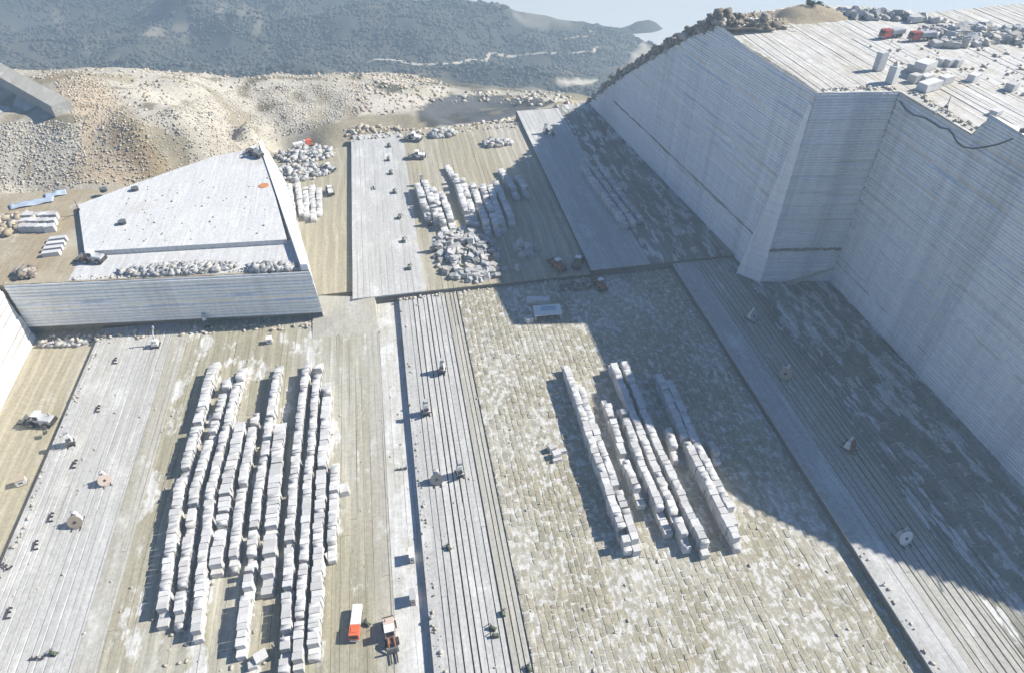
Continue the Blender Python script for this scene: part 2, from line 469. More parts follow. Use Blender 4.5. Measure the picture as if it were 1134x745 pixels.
# --- left floor with its saw-cut lane on the left, dusty yard under the rows
left = slab('quarry_yard', X_LE, X_CT - .02, Y0, 194, Z_LEFT - .55, -9, 'groove')
strips(left, X_LE, -77.0, Y0, 190, Z_LEFT, 1.75, .34, .5, 'strip_pale', 2, .3)
MB().box(((X_LE - 77.0) / 2, (Y0 + 190) / 2, Z_LEFT - .34), (23.4, 190 - Y0, .4)).build('dust_bed', 'white_top', left)  # white bed also stands in for the lit rims of the cuts
strips(left, -77.0, -72.0, Y0, 190, Z_LEFT, 1.6, .12, .5, 'strip_mid', 2, .2)
strips(left, -72.0, -16.0, Y0, 193, Z_LEFT, 1.9, .07, .5, 'dirt_left', 2, .2)
strips(left, -16.0, -12.0, Y0, 187.2, Z_LEFT, 1.9, .07, .5, 'strip_mid', 2, .2)
strips(left, -12.0, X_CT - .02, Y0, 187.2, Z_LEFT, 1.9, .05, .5, 'dust_lane', 2, .2)
# --- lowest strip at the far left
farl = slab('lower_floor', -190, X_LE - .02, Y0, 200, Z_FARL, -9, 'brown_top')
farl.data.materials.clear(); farl.data.materials.append(M['dirt_far'])

# --- upper floor beyond the long step
X_US, X_UR = -19.8, 62.5
up = slab('upper_floor', X_US, X_UR, 187.22, 318, Z_UP - .5, -9, 'groove')
strips(up, X_US, 4.4, 187.22, 317, Z_UP, 2.0, .08, .5, 'strip_pale', 1, .2)
strips(up, 4.4, X_UR, 187.22, 318, Z_UP, 2.0, .09, .5, 'dirt_far', 2, .2)
upr = slab('upper_terrace', X_UR + .02, 125, 187.24, 330, Z_UPR - .5, -9, 'groove')
strips(upr, X_UR + .02, 84, 187.24, 328, Z_UPR, 2.2, .09, .5, 'strip_pale', 1, .2)
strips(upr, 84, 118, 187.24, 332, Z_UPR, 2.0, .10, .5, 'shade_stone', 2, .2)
upl = slab('side_floor', -70, X_US - .02, 194.02, 309, Z_UPL, -9, 'dirt_far')
# low ramp from the yard up to the upper strip
b = MB()
b.hull([(-33, 172, -2.2), (-12.2, 172, -2.2), (-12.2, 187.2, -2.2), (-33, 194, -2.2)],
       [(-33, 172.5, Z_LEFT + .02), (-12.2, 173, Z_LEFT + .02), (-12.6, 187.15, Z_UP - .05), (-33, 193.9, Z_UPL + .1)])
structure(b.build('ramp', 'strip_mid'))
# ragged pale lip along the long step
P, S = [], []
for i in range(120):
    P.append((rng.uniform(-6, 92), 187.1 + rng.uniform(-1.3, .1), rng.uniform(-.1, .2))); s = rng.uniform(.25, .9); S.append((s * 1.4, s, s * .7))
tag(scatter_mesh('step_debris', np.array(P), np.array(S), CHEAP, 'rubble_grey'), 'broken grey stone scraps lying along the foot of the long step', 'debris', kind='stuff')

# ------------------------------------------------------------------ cut faces with courses
def cut_face(name, a, b, z0, ztop, mat, h=.85, flip=False, a_top=None, b_top=None, seg=4.0, rough=.07, seed=1, ledges=(), joint=.085):
    """vertical face from a to b (ground points), cut in courses with a recessed joint between them"""
    g = np.random.default_rng(seed)
    a, b = np.array(a, float), np.array(b, float)
    at = np.array(a_top if a_top is not None else a, float); bt = np.array(b_top if b_top is not None else b, float)
    L = np.hypot(*(b - a)); n = max(2, int(L / seg)); t = np.linspace(0, 1, n + 1)
    zt = np.array([ztop(u) for u in t]); d = (b - a) / L; nr = np.array([d[1], -d[0]]) * (-1 if flip else 1)
    rows, zmax = [], zt.max(); z = z0; k = 0
    while z < zmax:
        hh = h * g.uniform(.85, 1.15); o = g.normal(0, rough)
        wob = np.interp(t, np.linspace(0, 1, 9), g.normal(0, rough * .8, 9)) + g.normal(0, rough * .25, n + 1)
        led = any(abs(z - q) < hh / 2 for q in ledges)
        deep = -2.2 if led else -.17 * g.uniform(.4, 1.3)
        jt = joint * g.uniform(.6, 1.5) * (7 if led else 1)
        for zz, off in ((z, o + wob), (z + hh - jt, o + wob), (z + hh - jt, o * 0 + deep), (z + hh, deep + 0 * wob)):
            zc = np.minimum(zz, zt); f = np.clip((zc - z0) / (zmax - z0), 0, 1)[:, None]
            p = (a + (b - a) * t[:, None]) * (1 - f) + (at + (bt - at) * t[:, None]) * f + nr * np.asarray(off)[..., None] * np.ones((n + 1, 1))
            rows.append(np.concatenate([p, zc[:, None]], 1))
        z += hh; k += 1
    A = np.array(rows)
    m = grid_mesh(name, A[..., 0], A[..., 1], A[..., 2])
    if not flip: m.flip_normals()
    o = link(name, m, mat)
    return o
WA0, WA1 = (117.4, 171.1), (100.4, 336.0)        # long wall, near end to far end
def rimA(u):
    Y = WA0[1] + (WA1[1] - WA0[1]) * u
    return float(np.interp(Y, [171, 205, 226, 244, 262, 293, 334], [67.5, 68.2, 70.5, 61, 50, 30.5, 2]))
wallA = structure(cut_face('quarry_wall', WA1, WA0, -2, lambda u: rimA(1 - u), 'wall', flip=True, a_top=(101.2, 336), b_top=(118.6, 171.1), seed=3))
wallX = cut_face('cross_face', WA0, (141.9, 167.4), -2, lambda u: Z_PLAT, 'wall', flip=False, a_top=(118.6, 171.1), b_top=(141.9, 167.6), seed=4)
wallX.parent = wallA
def rimB(u):
    Y = 167.4 + (-60 - 167.4) * u
    return float(np.interp(Y, [-60, 20, 53, 67, 77, 92, 110, 122.0, 136.8, 137.2, 168], [12, 14, 20, 33, 41.5, 52.5, 61.5, 73, 73.5, 67.5, 67.5]))
wallB = cut_face('long_face', (141.9, 167.4), (145.2, -60), -2, rimB, 'wall', flip=False, seed=5, seg=1.6)
wallB.parent = wallA
# dark strip along the wall where the lower lift of the wall begins
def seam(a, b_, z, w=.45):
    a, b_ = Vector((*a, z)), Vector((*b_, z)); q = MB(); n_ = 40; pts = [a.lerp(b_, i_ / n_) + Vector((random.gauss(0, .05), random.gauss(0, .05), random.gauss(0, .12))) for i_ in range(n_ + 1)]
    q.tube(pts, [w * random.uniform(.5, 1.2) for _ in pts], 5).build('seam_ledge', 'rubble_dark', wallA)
fz = 15.6 / 68
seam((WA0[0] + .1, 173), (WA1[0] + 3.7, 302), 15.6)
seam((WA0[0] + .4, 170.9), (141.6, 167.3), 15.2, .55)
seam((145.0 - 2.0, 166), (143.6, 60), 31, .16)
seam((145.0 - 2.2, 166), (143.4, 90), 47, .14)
# bright splayed arris at the convex corner
b = MB()
b.hull([(112.0, 178, -2), (117.9, 170.6, -2), (119.5, 173, -2)], [(117.7, 172.0, 64), (118.2, 171.0, 64), (119.5, 173, 64)])
b.build('splayed_corner', 'wall', wallA)

# --- plateau above the wall
NEARB = [(144.6, 122), (154, 110), (163, 92), (178, 77), (207, 53), (250, 20), (420, -60)]
PT = [(118.6, 171.1), (141.9, 167.5), (142.4, 137.2)] + NEARB + [(420, 238), (239, 240), (199, 236), (180, 248), (160, 255), (140, 248), (114, 229)]
pl = MB(); n = len(PT)
PI = [(120.2, 172.6), (143.2, 169.2), (144.4, 137.6)] + [(x_ + 1.2, y_ + .6) for x_, y_ in NEARB] + PT[10:-1] + [(116.2, 229.5)]
pl.hull([(x, y, Z_PLAT - 6) for x, y in PI], [(x, y, Z_PLAT - .28) for x, y in PI])
plateau = structure(pl.build('plateau', 'joint'))
sh = MB()                                       # the ground falling away beside the near end of the plateau
edge_w = [(143.3, 122, 67), (143.6, 110, 61.5), (143.9, 92, 52.5), (144.1, 77, 41), (144.4, 53, 20.5), (144.9, 20, 13), (145.2, -60, 12)]
for (xa, ya, za), (xb, yb) in zip(edge_w, NEARB): sh.v += [(xa, ya, za), (xb + 1, yb + .3, Z_PLAT - .6), (xa, ya, -5), (xb + 1, yb, -5)]
for i_ in range(6):
    o_ = i_ * 4; sh.f += [(o_, o_ + 4, o_ + 5, o_ + 1)]
structure(sh.build('fallen_shoulder', 'plateau'))
b = MB(); b.hull([(143.0, 136.9, 62), (143.0, 122, 62), (152, 116, 62), (157, 140.4, 62)], [(143.0, 136.9, Z_PLAT + 6), (143.3, 122, Z_PLAT + 5.4), (152, 117, Z_PLAT + .3), (157, 140.4, Z_PLAT + .2)])
structure(b.build('raised_shoulder', 'plateau'))
def clip_strip(poly, x):                       # y-range of a polygon at x
    ys = []
    for i in range(len(poly)):
        (xa, ya), (xb, yb) = poly[i], poly[(i + 1) % len(poly)]
        if (xa - x) * (xb - x) < 0: ys.append(ya + (yb - ya) * (x - xa) / (xb - xa))
    return (min(ys), max(ys)) if len(ys) >= 2 else None
x = 119.4; g = random.Random(9)
PTV = [(118.6, 171.1), (142.2, 167.5), (142.6, 137.3), (144.6, 122), (154, 110), (163, 92), (178, 77), (207, 53), (330, 20), (330, 238), (239, 240), (199, 236), (180, 248), (160, 255), (140, 248), (114, 229)]
while x < 320:
    w = 1.6 * g.uniform(.6, 1.5); r = clip_strip(PTV, x + w / 2)
    if r and r[1] - r[0] > 3:
        cuts = [r[0], r[1]] if g.random() < .4 else [r[0], g.uniform(r[0] + 1, r[1] - 1), r[1]]
        for ya, yb in zip(cuts[:-1], cuts[1:]):
            L = yb - ya - .15
            o = link('stone_strip', wob_strip(L, w - g.uniform(.03, .2) * (1 if g.random() < .75 else 2), .5, g.random(), max(4, min(10, int(L / 8))), .10), 'plateau', plateau)
            o.location = (x + w / 2, (ya + yb) / 2, Z_PLAT - .1 + g.gauss(0, .05))
    x += w

# --- left bench: lower ledge, upper level, raised rim
BF0, BF1 = (-121.5, 191.4), (-29.4, 182.2)
bench = structure(MB().hull([(-121.4, 194.6, -4), (-29.7, 185.0, -4), (-47.5, 277, -12), (-70, 279, -12), (-97, 253, -8), (-190, 262, -8), (-190, 192, -4)],
                 [(-121.4, 191.9, Z_BENCH), (-30.7, 182.8, Z_BENCH), (-52, 277, Z_BENCH), (-72, 270, Z_BENCH), (-97, 250, Z_BENCH), (-190, 256, Z_BENCH), (-190, 192, Z_BENCH)]).build('quarry_bench', 'brown_top'))
f = cut_face('front_face', BF0, BF1, 1.3, lambda u: Z_BENCH + .05, 'wall_white', h=1.2, flip=False, a_top=(-121.5, 191.4), b_top=(-30.4, 182.2), seed=8, seg=3, rough=.05)  # shaded face; its paler colour stands in for bounce light
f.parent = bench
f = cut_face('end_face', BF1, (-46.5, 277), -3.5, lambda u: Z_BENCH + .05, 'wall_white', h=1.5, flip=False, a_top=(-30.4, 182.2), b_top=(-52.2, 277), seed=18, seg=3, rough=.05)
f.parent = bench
def top_sheet(name, pts, z, mat, parent, th=.3):
    return MB().hull([(x, y, z - th) for x, y in pts], [(x, y, z) for x, y in pts]).build(name, mat, parent)
top_sheet('pale_ledge', [(-103, 190.6), (-30.9, 183.6), (-36, 201.6), (-103, 207)], Z_BENCH + .06, 'white_top', bench, .3)
up2 = top_sheet('upper_level', [(-101.3, 204.0), (-38.2, 199.6), (-53.0, 273), (-72, 266), (-97, 248), (-112, 236)], Z_BENCH2, 'white_top', bench, 3)
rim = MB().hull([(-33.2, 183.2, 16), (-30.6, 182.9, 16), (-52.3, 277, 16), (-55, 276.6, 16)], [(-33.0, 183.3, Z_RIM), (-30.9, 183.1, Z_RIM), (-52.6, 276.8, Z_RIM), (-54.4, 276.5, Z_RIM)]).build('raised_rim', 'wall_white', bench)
# --- sunlit wall at the left edge
lw = structure(MB().hull([(-121.0, 191.2, -4), (-119.6, 150, -4), (-117, 40, -4), (-117, -60, -4), (-200, -60, -4), (-200, 191.2, -4)],
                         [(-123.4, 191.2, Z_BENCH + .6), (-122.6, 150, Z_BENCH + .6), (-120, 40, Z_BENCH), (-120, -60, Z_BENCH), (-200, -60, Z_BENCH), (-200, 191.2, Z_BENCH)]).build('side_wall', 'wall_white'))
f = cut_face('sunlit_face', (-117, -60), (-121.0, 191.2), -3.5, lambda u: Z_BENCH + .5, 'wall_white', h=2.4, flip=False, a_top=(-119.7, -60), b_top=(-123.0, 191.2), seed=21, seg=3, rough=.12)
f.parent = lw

# ------------------------------------------------------------------ hills, valley and spoil heaps: one ground surface
CP = [(-120, 260, 12), (0, 236, 9), (60, 216, 9), (130, 201, 9), (200, 186, 7), (255, 168, 2), (345, 146, -3),
      (-120, 150, 25), (0, 143, 25.5), (45, 141, 25.5), (-80, 110, 24), (0, 112, 24), (30, 126, 24), (92, 88, 33), (78, 110, 30), (150, 136, 27), (190, 119, 28.5), (230, 104, 29.5), (265, 101, 25), (330, 98, 5), (390, 98, 3),
      (125, 112, 25), (170, 103, 24), (210, 93, 24), (300, 84, 10), (40, 86, 33), (-120, 80, 28), (200, 82, 24), (100, 81, 31), (0, 80, 30), (345, 83, 5),
      (290, 133, -4), (240, 152, 7), (330, 120, -2), (300, 110, 4), (370, 130, -1), (-100, 93, -6), (0, 93, -6), (60, 93, -6), (120, 93, -6), (180, 93, -6), (240, 93, -6), (300, 93, -10), (360, 92, -14), (0, 90, -45), (100, 90, -45), (200, 90, -45), (300, 90, -45), (400, 88, -50), (-150, 90, -45), (400, 122, -1), (440, 138, -1), (400, 79, 0), (470, 96, -8),
      (500, 128, -13), (470, 118, -5), (545, 122, -13), (590, 112, -7), (625, 116, -2), (480, 149, -1.2), (560, 141, -1.2), (640, 119, -.6), (420, 150, -1.0),
      (390, 150, -1), (360, 158, -1), (600, 98, -32), (520, 98, -26), (450, 80, -22), (650, 104, -40),
      # far side
      (-200, 70, -170), (0, 70, -185), (200, 72, -195), (400, 68, -200), (520, 75, -205), (620, 88, -195), (690, 80, -215), (740, 70, -245),
      (-200, 0, -160), (0, 0, -165), (200, 0, -160), (400, 0, -158), (500, 6, -176), (560, 14, -205), (620, 24, -222), (680, 38, -240), (730, 48, -258),
      (300, 35, -185), (100, 35, -182), (500, 40, -186), (600, 55, -200), (680, 62, -225), (800, 60, -275), (900, 40, -280), (1000, 25, -280), (760, 10, -280), (700, 0, -280)]
cpts = [tuple(un(x, y, z)) for x, y, z in CP]
for X in (-140, -100, -60, -20, 20, 60, 95):
    for Y in (180, 220, 262): cpts.append((X, Y, -16 if X > -60 or Y < 240 else -12))
for X in (-20, 20, 60, 95): cpts.append((X, 300, -9))
for X in (-62, -48, -34): cpts.append((X, 292, -8)); cpts.append((X, 308, -8))
cpts += [(-62, 318, -16), (-50, 322, -16), (-56, 328, -13), (-38, 326, -3), (-33, 314, -1), (-75, 318, -8), (-52, 347, 2), (-28, 312, -1.2), (130, 200, 10), (150, 240, 20), (200, 200, 20), (300, 200, 10), (300, 240, 5), (106, 333, -6), (130, 340, -14), (170, 320, -10), (150, 290, 12), (220, 300, -10), (300, 330, -60), (450, 250, -60),
         (450, 0, -40), (300, 0, 0), (200, 500, -130), (400, 500, -190), (700, 400, -250), (900, 900, -280), (1500, 900, -280), (1500, 200, -280), (2600, 1500, -290), (400, 1700, -290), (900, 2300, -290), (1500, 3200, -290),
         (-300, 1900, -60), (-1200, 1700, -40), (-1200, 900, -120), (-900, 500, -60), (-500, 300, 20), (-400, 200, 14), (-700, 1300, -130), (0, 2000, -200), (100, 1500, -262), (250, 1500, -275), (-150, 1450, -200), (-1500, 3000, 0), (-300, 3000, -120)]
cpts = np.array(cpts)
def rbf_fit(P):
    n = len(P); xy = P[:, :2] / 100.
    D = np.hypot(xy[:, None, 0] - xy[None, :, 0], xy[:, None, 1] - xy[None, :, 1])
    A = np.zeros((n + 3, n + 3)); A[:n, :n] = -D + np.eye(n) * .04; A[:n, n] = 1; A[:n, n + 1:] = xy; A[n:, :n] = A[:n, n:].T
    return xy, np.linalg.solve(A, np.concatenate([P[:, 2], np.zeros(3)]))
RX, RW = rbf_fit(cpts)
def vnoise(x, y, s, seed):
    """smooth value noise, feature size s"""
    g = np.random.default_rng(seed); T = g.uniform(-1, 1, (256, 256))
    u, v = x / s, y / s; i, j = np.floor(u).astype(int), np.floor(v).astype(int); a, b = u - i, v - j
    a, b = a * a * (3 - 2 * a), b * b * (3 - 2 * b); i0, j0, i1, j1 = i % 256, j % 256, (i + 1) % 256, (j + 1) % 256
    return (T[i0, j0] * (1 - a) + T[i1, j0] * a) * (1 - b) + (T[i0, j1] * (1 - a) + T[i1, j1] * a) * b
def ground_z(x, y):
    x, y = np.asarray(x, float), np.asarray(y, float); sh = x.shape; X, Y = x.ravel(), y.ravel()
    z = np.zeros(len(X))
    for s in range(0, len(X), 20000):
        q = slice(s, s + 20000)
        D = np.hypot(X[q, None] / 100 - RX[None, :, 0], Y[q, None] / 100 - RX[None, :, 1])
        z[q] = -D @ RW[:len(RX)] + RW[len(RX)] + RW[len(RX) + 1] * X[q] / 100 + RW[len(RX) + 2] * Y[q] / 100
    d = np.hypot(X, Y); far = np.clip((d - 420) / 500, 0, 1); nr = np.clip((d - 250) / 60, 0, 1)
    z += far * ((.7 - 2 * np.abs(vnoise(X, Y, 210, 1))) * 24 + (.45 - 2 * np.abs(vnoise(X, Y, 95, 2))) * 12 + vnoise(X, Y, 40, 3) * 6) * np.clip((z + 262) / 70, .15, 1)
    z += nr * (vnoise(X, Y, 30, 7) * 1.8 + vnoise(X, Y, 16, 6) * 1.4 + vnoise(X, Y, 11, 4) * .9 + vnoise(X, Y, 5, 5) * .4)
    isl = np.array(un(718, 32, -250)); z = z + np.where(z < -240, 31 * np.exp(-(((X - isl[0]) / 34) ** 2 + ((Y - isl[1]) / 20) ** 2)), 0)
    return z.reshape(sh)
def graded(a, b, c, d, fine, grow):
    mids = list(np.arange(b, c + .01, fine)); lo, s = [], fine; v = b
    while v > a: s *= grow; v -= s; lo.append(v)
    hi, s, v = [], fine, mids[-1]
    while v < d: s = min(s * grow, 60); v += s; hi.append(v)
    return np.array(lo[::-1] + mids + hi)
gx = graded(-2200, -330, 130, 3500, 3.0, 1.035)
gy = graded(170, 225, 430, 3800, 2.6, 1.022)
GX, GY = np.meshgrid(gx, gy)
GZ = ground_z(GX, GY)
terrain_m = grid_mesh('terrain', GX, GY, GZ)
# what the ground is made of, by place
gp = pr(np.stack([GX, GY, GZ], -1).reshape(-1, 3)); gd = np.hypot(GX, GY).ravel()
tint = np.tile(np.array([.080, .086, .070]), (gp.shape[0], 1))
near = np.clip((470 - gd) / 60, 0, 1)[:, None]
tint = tint * (1 - near) + np.array([.40, .37, .30]) * near
brown = (vnoise(GX, GY, 60, 8).ravel() > .15) & (gd > 480); tint[brown] = (.115, .108, .085)
def paint(poly, col, cond=None):
    k = inpoly(gp, poly)
    if cond is not None: k &= cond
    tint[k] = col
mid_d = (gd < 460)
paint([(0, 130), (80, 138), (95, 200), (60, 222), (0, 245), (-150, 270), (-150, 130)], (.43, .395, .325), mid_d)
paint([(150, 134), (235, 104), (300, 98), (400, 95), (410, 125), (330, 150), (255, 172), (180, 190)], (.43, .395, .325), mid_d)
paint([(55, 84), (112, 84), (150, 132), (190, 188), (150, 205), (75, 200), (92, 150)], (.44, .36, .255), mid_d)
paint([(100, 80), (330, 78), (330, 96), (230, 102), (150, 130)], (.43, .40, .335), mid_d)
paint([(468, 112), (500, 106), (590, 106), (610, 116), (560, 132), (475, 142), (462, 130)], (.10, .105, .105), mid_d)
scr_n = vnoise(GX, GY, 9, 14).ravel() + vnoise(GX, GY, 26, 15).ravel()
kk = (gd < 500) & (scr_n > .55); tint[kk] = tint[kk] * np.array([.72, .68, .58])
kk = (gd < 500) & (gd > 315) & (scr_n < -.75); tint[kk] = (.20, .175, .12)
far_d = (gd > 600)
bare = (.34, .30, .24)
nz = vnoise(GX, GY, 16, 12).ravel()
for cx, cy, rx, ry in [(65, 22, 6, 14), (170, 35, 14, 9), (200, 30, 12, 6), (275, 14, 16, 5), (285, 32, 8, 8), (245, 15, 7, 7), (215, 70, 8, 4), (100, 55, 8, 5), (470, 110, 20, 7), (160, 10, 10, 5),
                       (120, 66, 10, 3), (300, 60, 10, 3)]:
    k = (((gp[:, 0] - cx) / rx) ** 2 + ((gp[:, 1] - cy) / ry) ** 2 < 1 + nz * .9) & far_d
    tint[k] = np.array([.20, .18, .14])
paint([(568, 15), (600, 14), (640, 28), (636, 33), (605, 30), (572, 26)], (.20, .19, .16), far_d)
paint([(612, 90), (640, 88), (662, 89), (650, 94), (622, 94)], (.46, .42, .34), gd > 420)
paint([(690, 84), (700, 62), (712, 48), (730, 56), (725, 75), (705, 92)], (.40, .35, .28), gd > 420)
rocky = inpoly(gp, [(385, 78), (470, 84), (500, 100), (460, 122), (400, 128)]) & (nz > .05)
tint[rocky] = (.46, .42, .36)
rocky = inpoly(gp, [(385, 78), (470, 84), (500, 100), (460, 122), (400, 128)]) & (nz < -.35)
tint[rocky] = (.10, .10, .07)
at = terrain_m.color_attributes.new('tint', 'FLOAT_COLOR', 'POINT')
at.data.foreach_set('color', np.concatenate([tint, np.ones((len(tint), 1))], 1).astype(np.float32).ravel())
terrain = structure(link('terrain', terrain_m, 'terrain')); terrain_m.shade_smooth()
lake = structure(MB().add([(-400, 700, -250), (6500, 700, -250), (6500, 7000, -250), (-400, 7000, -250)], [(0, 1, 2, 3)]).build('lake', 'water'))
b = MB().add([(-2200, -700, -14), (700, -700, -14), (700, 190, -14), (-2200, 190, -14)], [(0, 1, 2, 3)])
structure(b.build('quarry_bed', 'brown_top'))

# cut block standing on the far shelf at the left, its shaded side towards the rubble
fa, fb = un(-60, 62, 27), un(62, 131, 27)
fb2 = MB().hull([(fa[0], fa[1], 22), (fb[0], fb[1], 22), (fb[0] + 7, fb[1] + 4, 22), (fa[0] + 7, fa[1] + 4, 22)], [(fa[0], fa[1], 33), (fb[0], fb[1], 32), (fb[0] + 6, fb[1] + 4, 32.5), (fa[0] + 6, fa[1] + 4, 33.5)])
structure(fb2.build('far_bench', 'strip_mid'))
fl = [un(-90, 80, 27), un(-20, 85, 27), un(62, 131, 27), un(44, 150, 22), un(-90, 156, 22)]
structure(MB().hull([(p[0], p[1], 20) for p in fl[::-1]], [tuple(p) for p in fl[::-1]]).build('far_shelf', 'strip_mid'))

# ------------------------------------------------------------------ roads winding over the far hill
def hit_ground(x, y, t0=250, t1=2600):
    d = ray(x, y); t = np.linspace(t0, t1, 900); P = CAMP + d * t[:, None]
    h = P[:, 2] - ground_z(P[:, 0], P[:, 1]); k = np.where(h < 0)[0]
    return P[k[0]] if len(k) else P[-1]
def road(pts, w):
    W = [hit_ground(*p, 480) for p in pts]; Q = []
    for a, b_ in zip(W[:-1], W[1:]):
        for u in np.linspace(0, 1, 7)[:-1]: Q.append(a + (b_ - a) * u)
    Q = np.array(Q + [W[-1]]); Q[:, :2] += np.stack([vnoise(Q[:, 0], Q[:, 1], 40, 31), vnoise(Q[:, 0], Q[:, 1], 40, 32)], -1) * 4
    D = np.gradient(Q[:, :2], axis=0); D /= np.linalg.norm(D, axis=1)[:, None]; Nn = np.stack([-D[:, 1], D[:, 0]], -1)
    b = MB(); n = len(Q)
    for s in (-1, 1):
        E = Q[:, :2] + Nn * s * w / 2; z = ground_z(E[:, 0], E[:, 1]) + 1.2
        b.v += [tuple(v) for v in np.concatenate([E, z[:, None]], 1)]
    b.f = [(i, i + 1, n + i + 1, n + i) for i in range(n - 1)]
    structure(b.build('hill_road', 'rubble_tan'))
road([(405, 72), (430, 69), (460, 75), (490, 72), (520, 66), (545, 62), (575, 64), (610, 62), (640, 60), (655, 58), (660, 53)], 5)
road([(625, 46), (640, 42), (655, 40), (656, 36), (650, 35)], 6)

# ------------------------------------------------------------------ wood on the far hill (one mass)
n = 120000
fx = rng.uniform(-900, 900, n); fy = rng.uniform(430, 1750, n)
fz = ground_z(fx, fy); fp = pr(np.stack([fx, fy, fz], -1)); fd = np.hypot(fx, fy)
ok = (fz > -247) & (fp[:, 0] > -120) & (fp[:, 0] < 830) & (fp[:, 1] > -40) & (fp[:, 1] < 118) & (fd > 560) & ((fd > 760) | (fp[:, 0] > 420))
dens = vnoise(fx, fy, 50, 41) * .5 + vnoise(fx, fy, 20, 42) * .5
ok &= dens > -.3
ok &= ~inpoly(fp, [(560, 10), (600, 8), (648, 28), (642, 36), (605, 34), (566, 30)])
ok &= ~(inpoly(fp, [(606, 87), (640, 85), (668, 87), (652, 97), (618, 97)]) | inpoly(fp, [(688, 84), (700, 60), (712, 45), (735, 56), (725, 78), (705, 94)]))
ok &= ~((fd < 560) & (rng.random(n) < .45))
for cx, cy, rx, ry in [(65, 22, 6, 14), (170, 35, 14, 9), (200, 30, 12, 6), (275, 14, 16, 5), (285, 32, 8, 8), (245, 15, 7, 7), (470, 110, 20, 7)]:
    ok &= ~((((fp[:, 0] - cx) / rx) ** 2 + ((fp[:, 1] - cy) / ry) ** 2 < .8) & (rng.random(n) < .8))
fx, fy, fz = fx[ok], fy[ok], fz[ok]; s = rng.uniform(1.8, 5.0, len(fx))
crown = []
for k in range(8):
    gg = np.random.default_rng(700 + k); V = [(0, 0, .55)]
    for ring, (zz, rr) in enumerate(((.25, .38), (-.1, .55), (-.4, .38))):
        V += [(rr * math.cos(a) * gg.uniform(.7, 1.3), rr * math.sin(a) * gg.uniform(.7, 1.3), zz + gg.uniform(-.1, .1)) for a in np.arange(5) * 2 * math.pi / 5 + ring * .6]
    F = [(0, 1 + j, 1 + (j + 1) % 5) for j in range(5)]
    for q in (1, 6):
        for j in range(5): F += [(q + j, q + 5 + j, q + 5 + (j + 1) % 5), (q + j, q + 5 + (j + 1) % 5, q + (j + 1) % 5)]
    crown.append((np.array(V), np.array(F)))
tag(scatter_mesh('forest', np.stack([fx, fy, fz + s * .12], -1), np.stack([s, s, s * .5], -1), CHEAP, 'forest'),
    'dark bare winter woodland covering the hazy hill beyond the quarry', 'woodland', kind='stuff')

# ------------------------------------------------------------------ rubble slopes (masses)
def rubble(name, poly, n, lo, hi, mat, label, box, zoff=.1, zf=ground_z):
    x = rng.uniform(box[0], box[1], n); y = rng.uniform(box[2], box[3], n); z = zf(x, y)
    p = pr(np.stack([x, y, z], -1)); k = inpoly(p, poly); x, y, z = x[k], y[k], z[k]
    s = lo + (hi - lo) * rng.random(len(x)) ** 3.2; big = rng.random(len(x)) < .004; s[big] *= rng.uniform(1.6, 2.4, big.sum())
    S = np.stack([s * rng.uniform(.8, 1.6, len(x)), s * rng.uniform(.7, 1.2, len(x)), s * rng.uniform(.4, .8, len(x))], -1)
    return tag(scatter_mesh(name, np.stack([x, y, z + s * zoff * .5], -1), S, CHEAP, mat), label, 'rubble', kind='stuff')
rubble('rubble_slope', [(-20, 138), (60, 134), (90, 140), (95, 200), (60, 222), (-20, 250)], 80000, .16, .75, 'rubble_grey', 'grey rubble slope at the left, below the tan fan of spoil', (-260, -90, 205, 330))
rubble('spoil_fan', [(55, 80), (112, 80), (150, 130), (192, 186), (150, 207), (70, 200), (92, 150)], 56000, .15, .75, 'rubble_tan', 'tan fan of crushed spoil between two grey rubble slopes', (-230, -60, 205, 330))
rubble('rubble_slope', [(150, 134), (235, 103), (300, 96), (405, 93), (412, 122), (330, 148), (262, 172), (188, 190)], 110000, .16, .7, 'rubble_grey', 'grey rubble slope behind the far corner of the pale bench', (-190, 10, 225, 420))
rubble('shelf_debris', [(0, 78), (335, 76), (400, 84), (400, 96), (235, 102), (150, 128), (110, 84), (0, 90)], 12000, .25, 1.3, 'rubble_tan', 'loose stones strewn over the far quarry shelf', (-330, 10, 260, 420))
rubble('rim_debris', [(380, 140), (480, 143), (560, 133), (650, 108), (655, 118), (600, 140), (520, 152), (385, 156)], 5200, .5, 2.4, 'rubble_tan', 'band of broken stones along the far rim of the upper floor', (-40, 110, 290, 360), .25)
rubble('rock_hillside', [(385, 76), (470, 82), (505, 100), (465, 124), (395, 130)], 2600, .4, 1.9, 'rubble_tan', 'pale outcrops scattered over the brushy hillside past the rim', (-40, 60, 330, 470))
rubble('pit_edge', [(455, 104), (610, 100), (640, 108), (600, 118), (470, 112)], 900, .6, 2.6, 'rubble_grey', 'stones around the dark hollow beyond the upper floor', (0, 130, 320, 430))
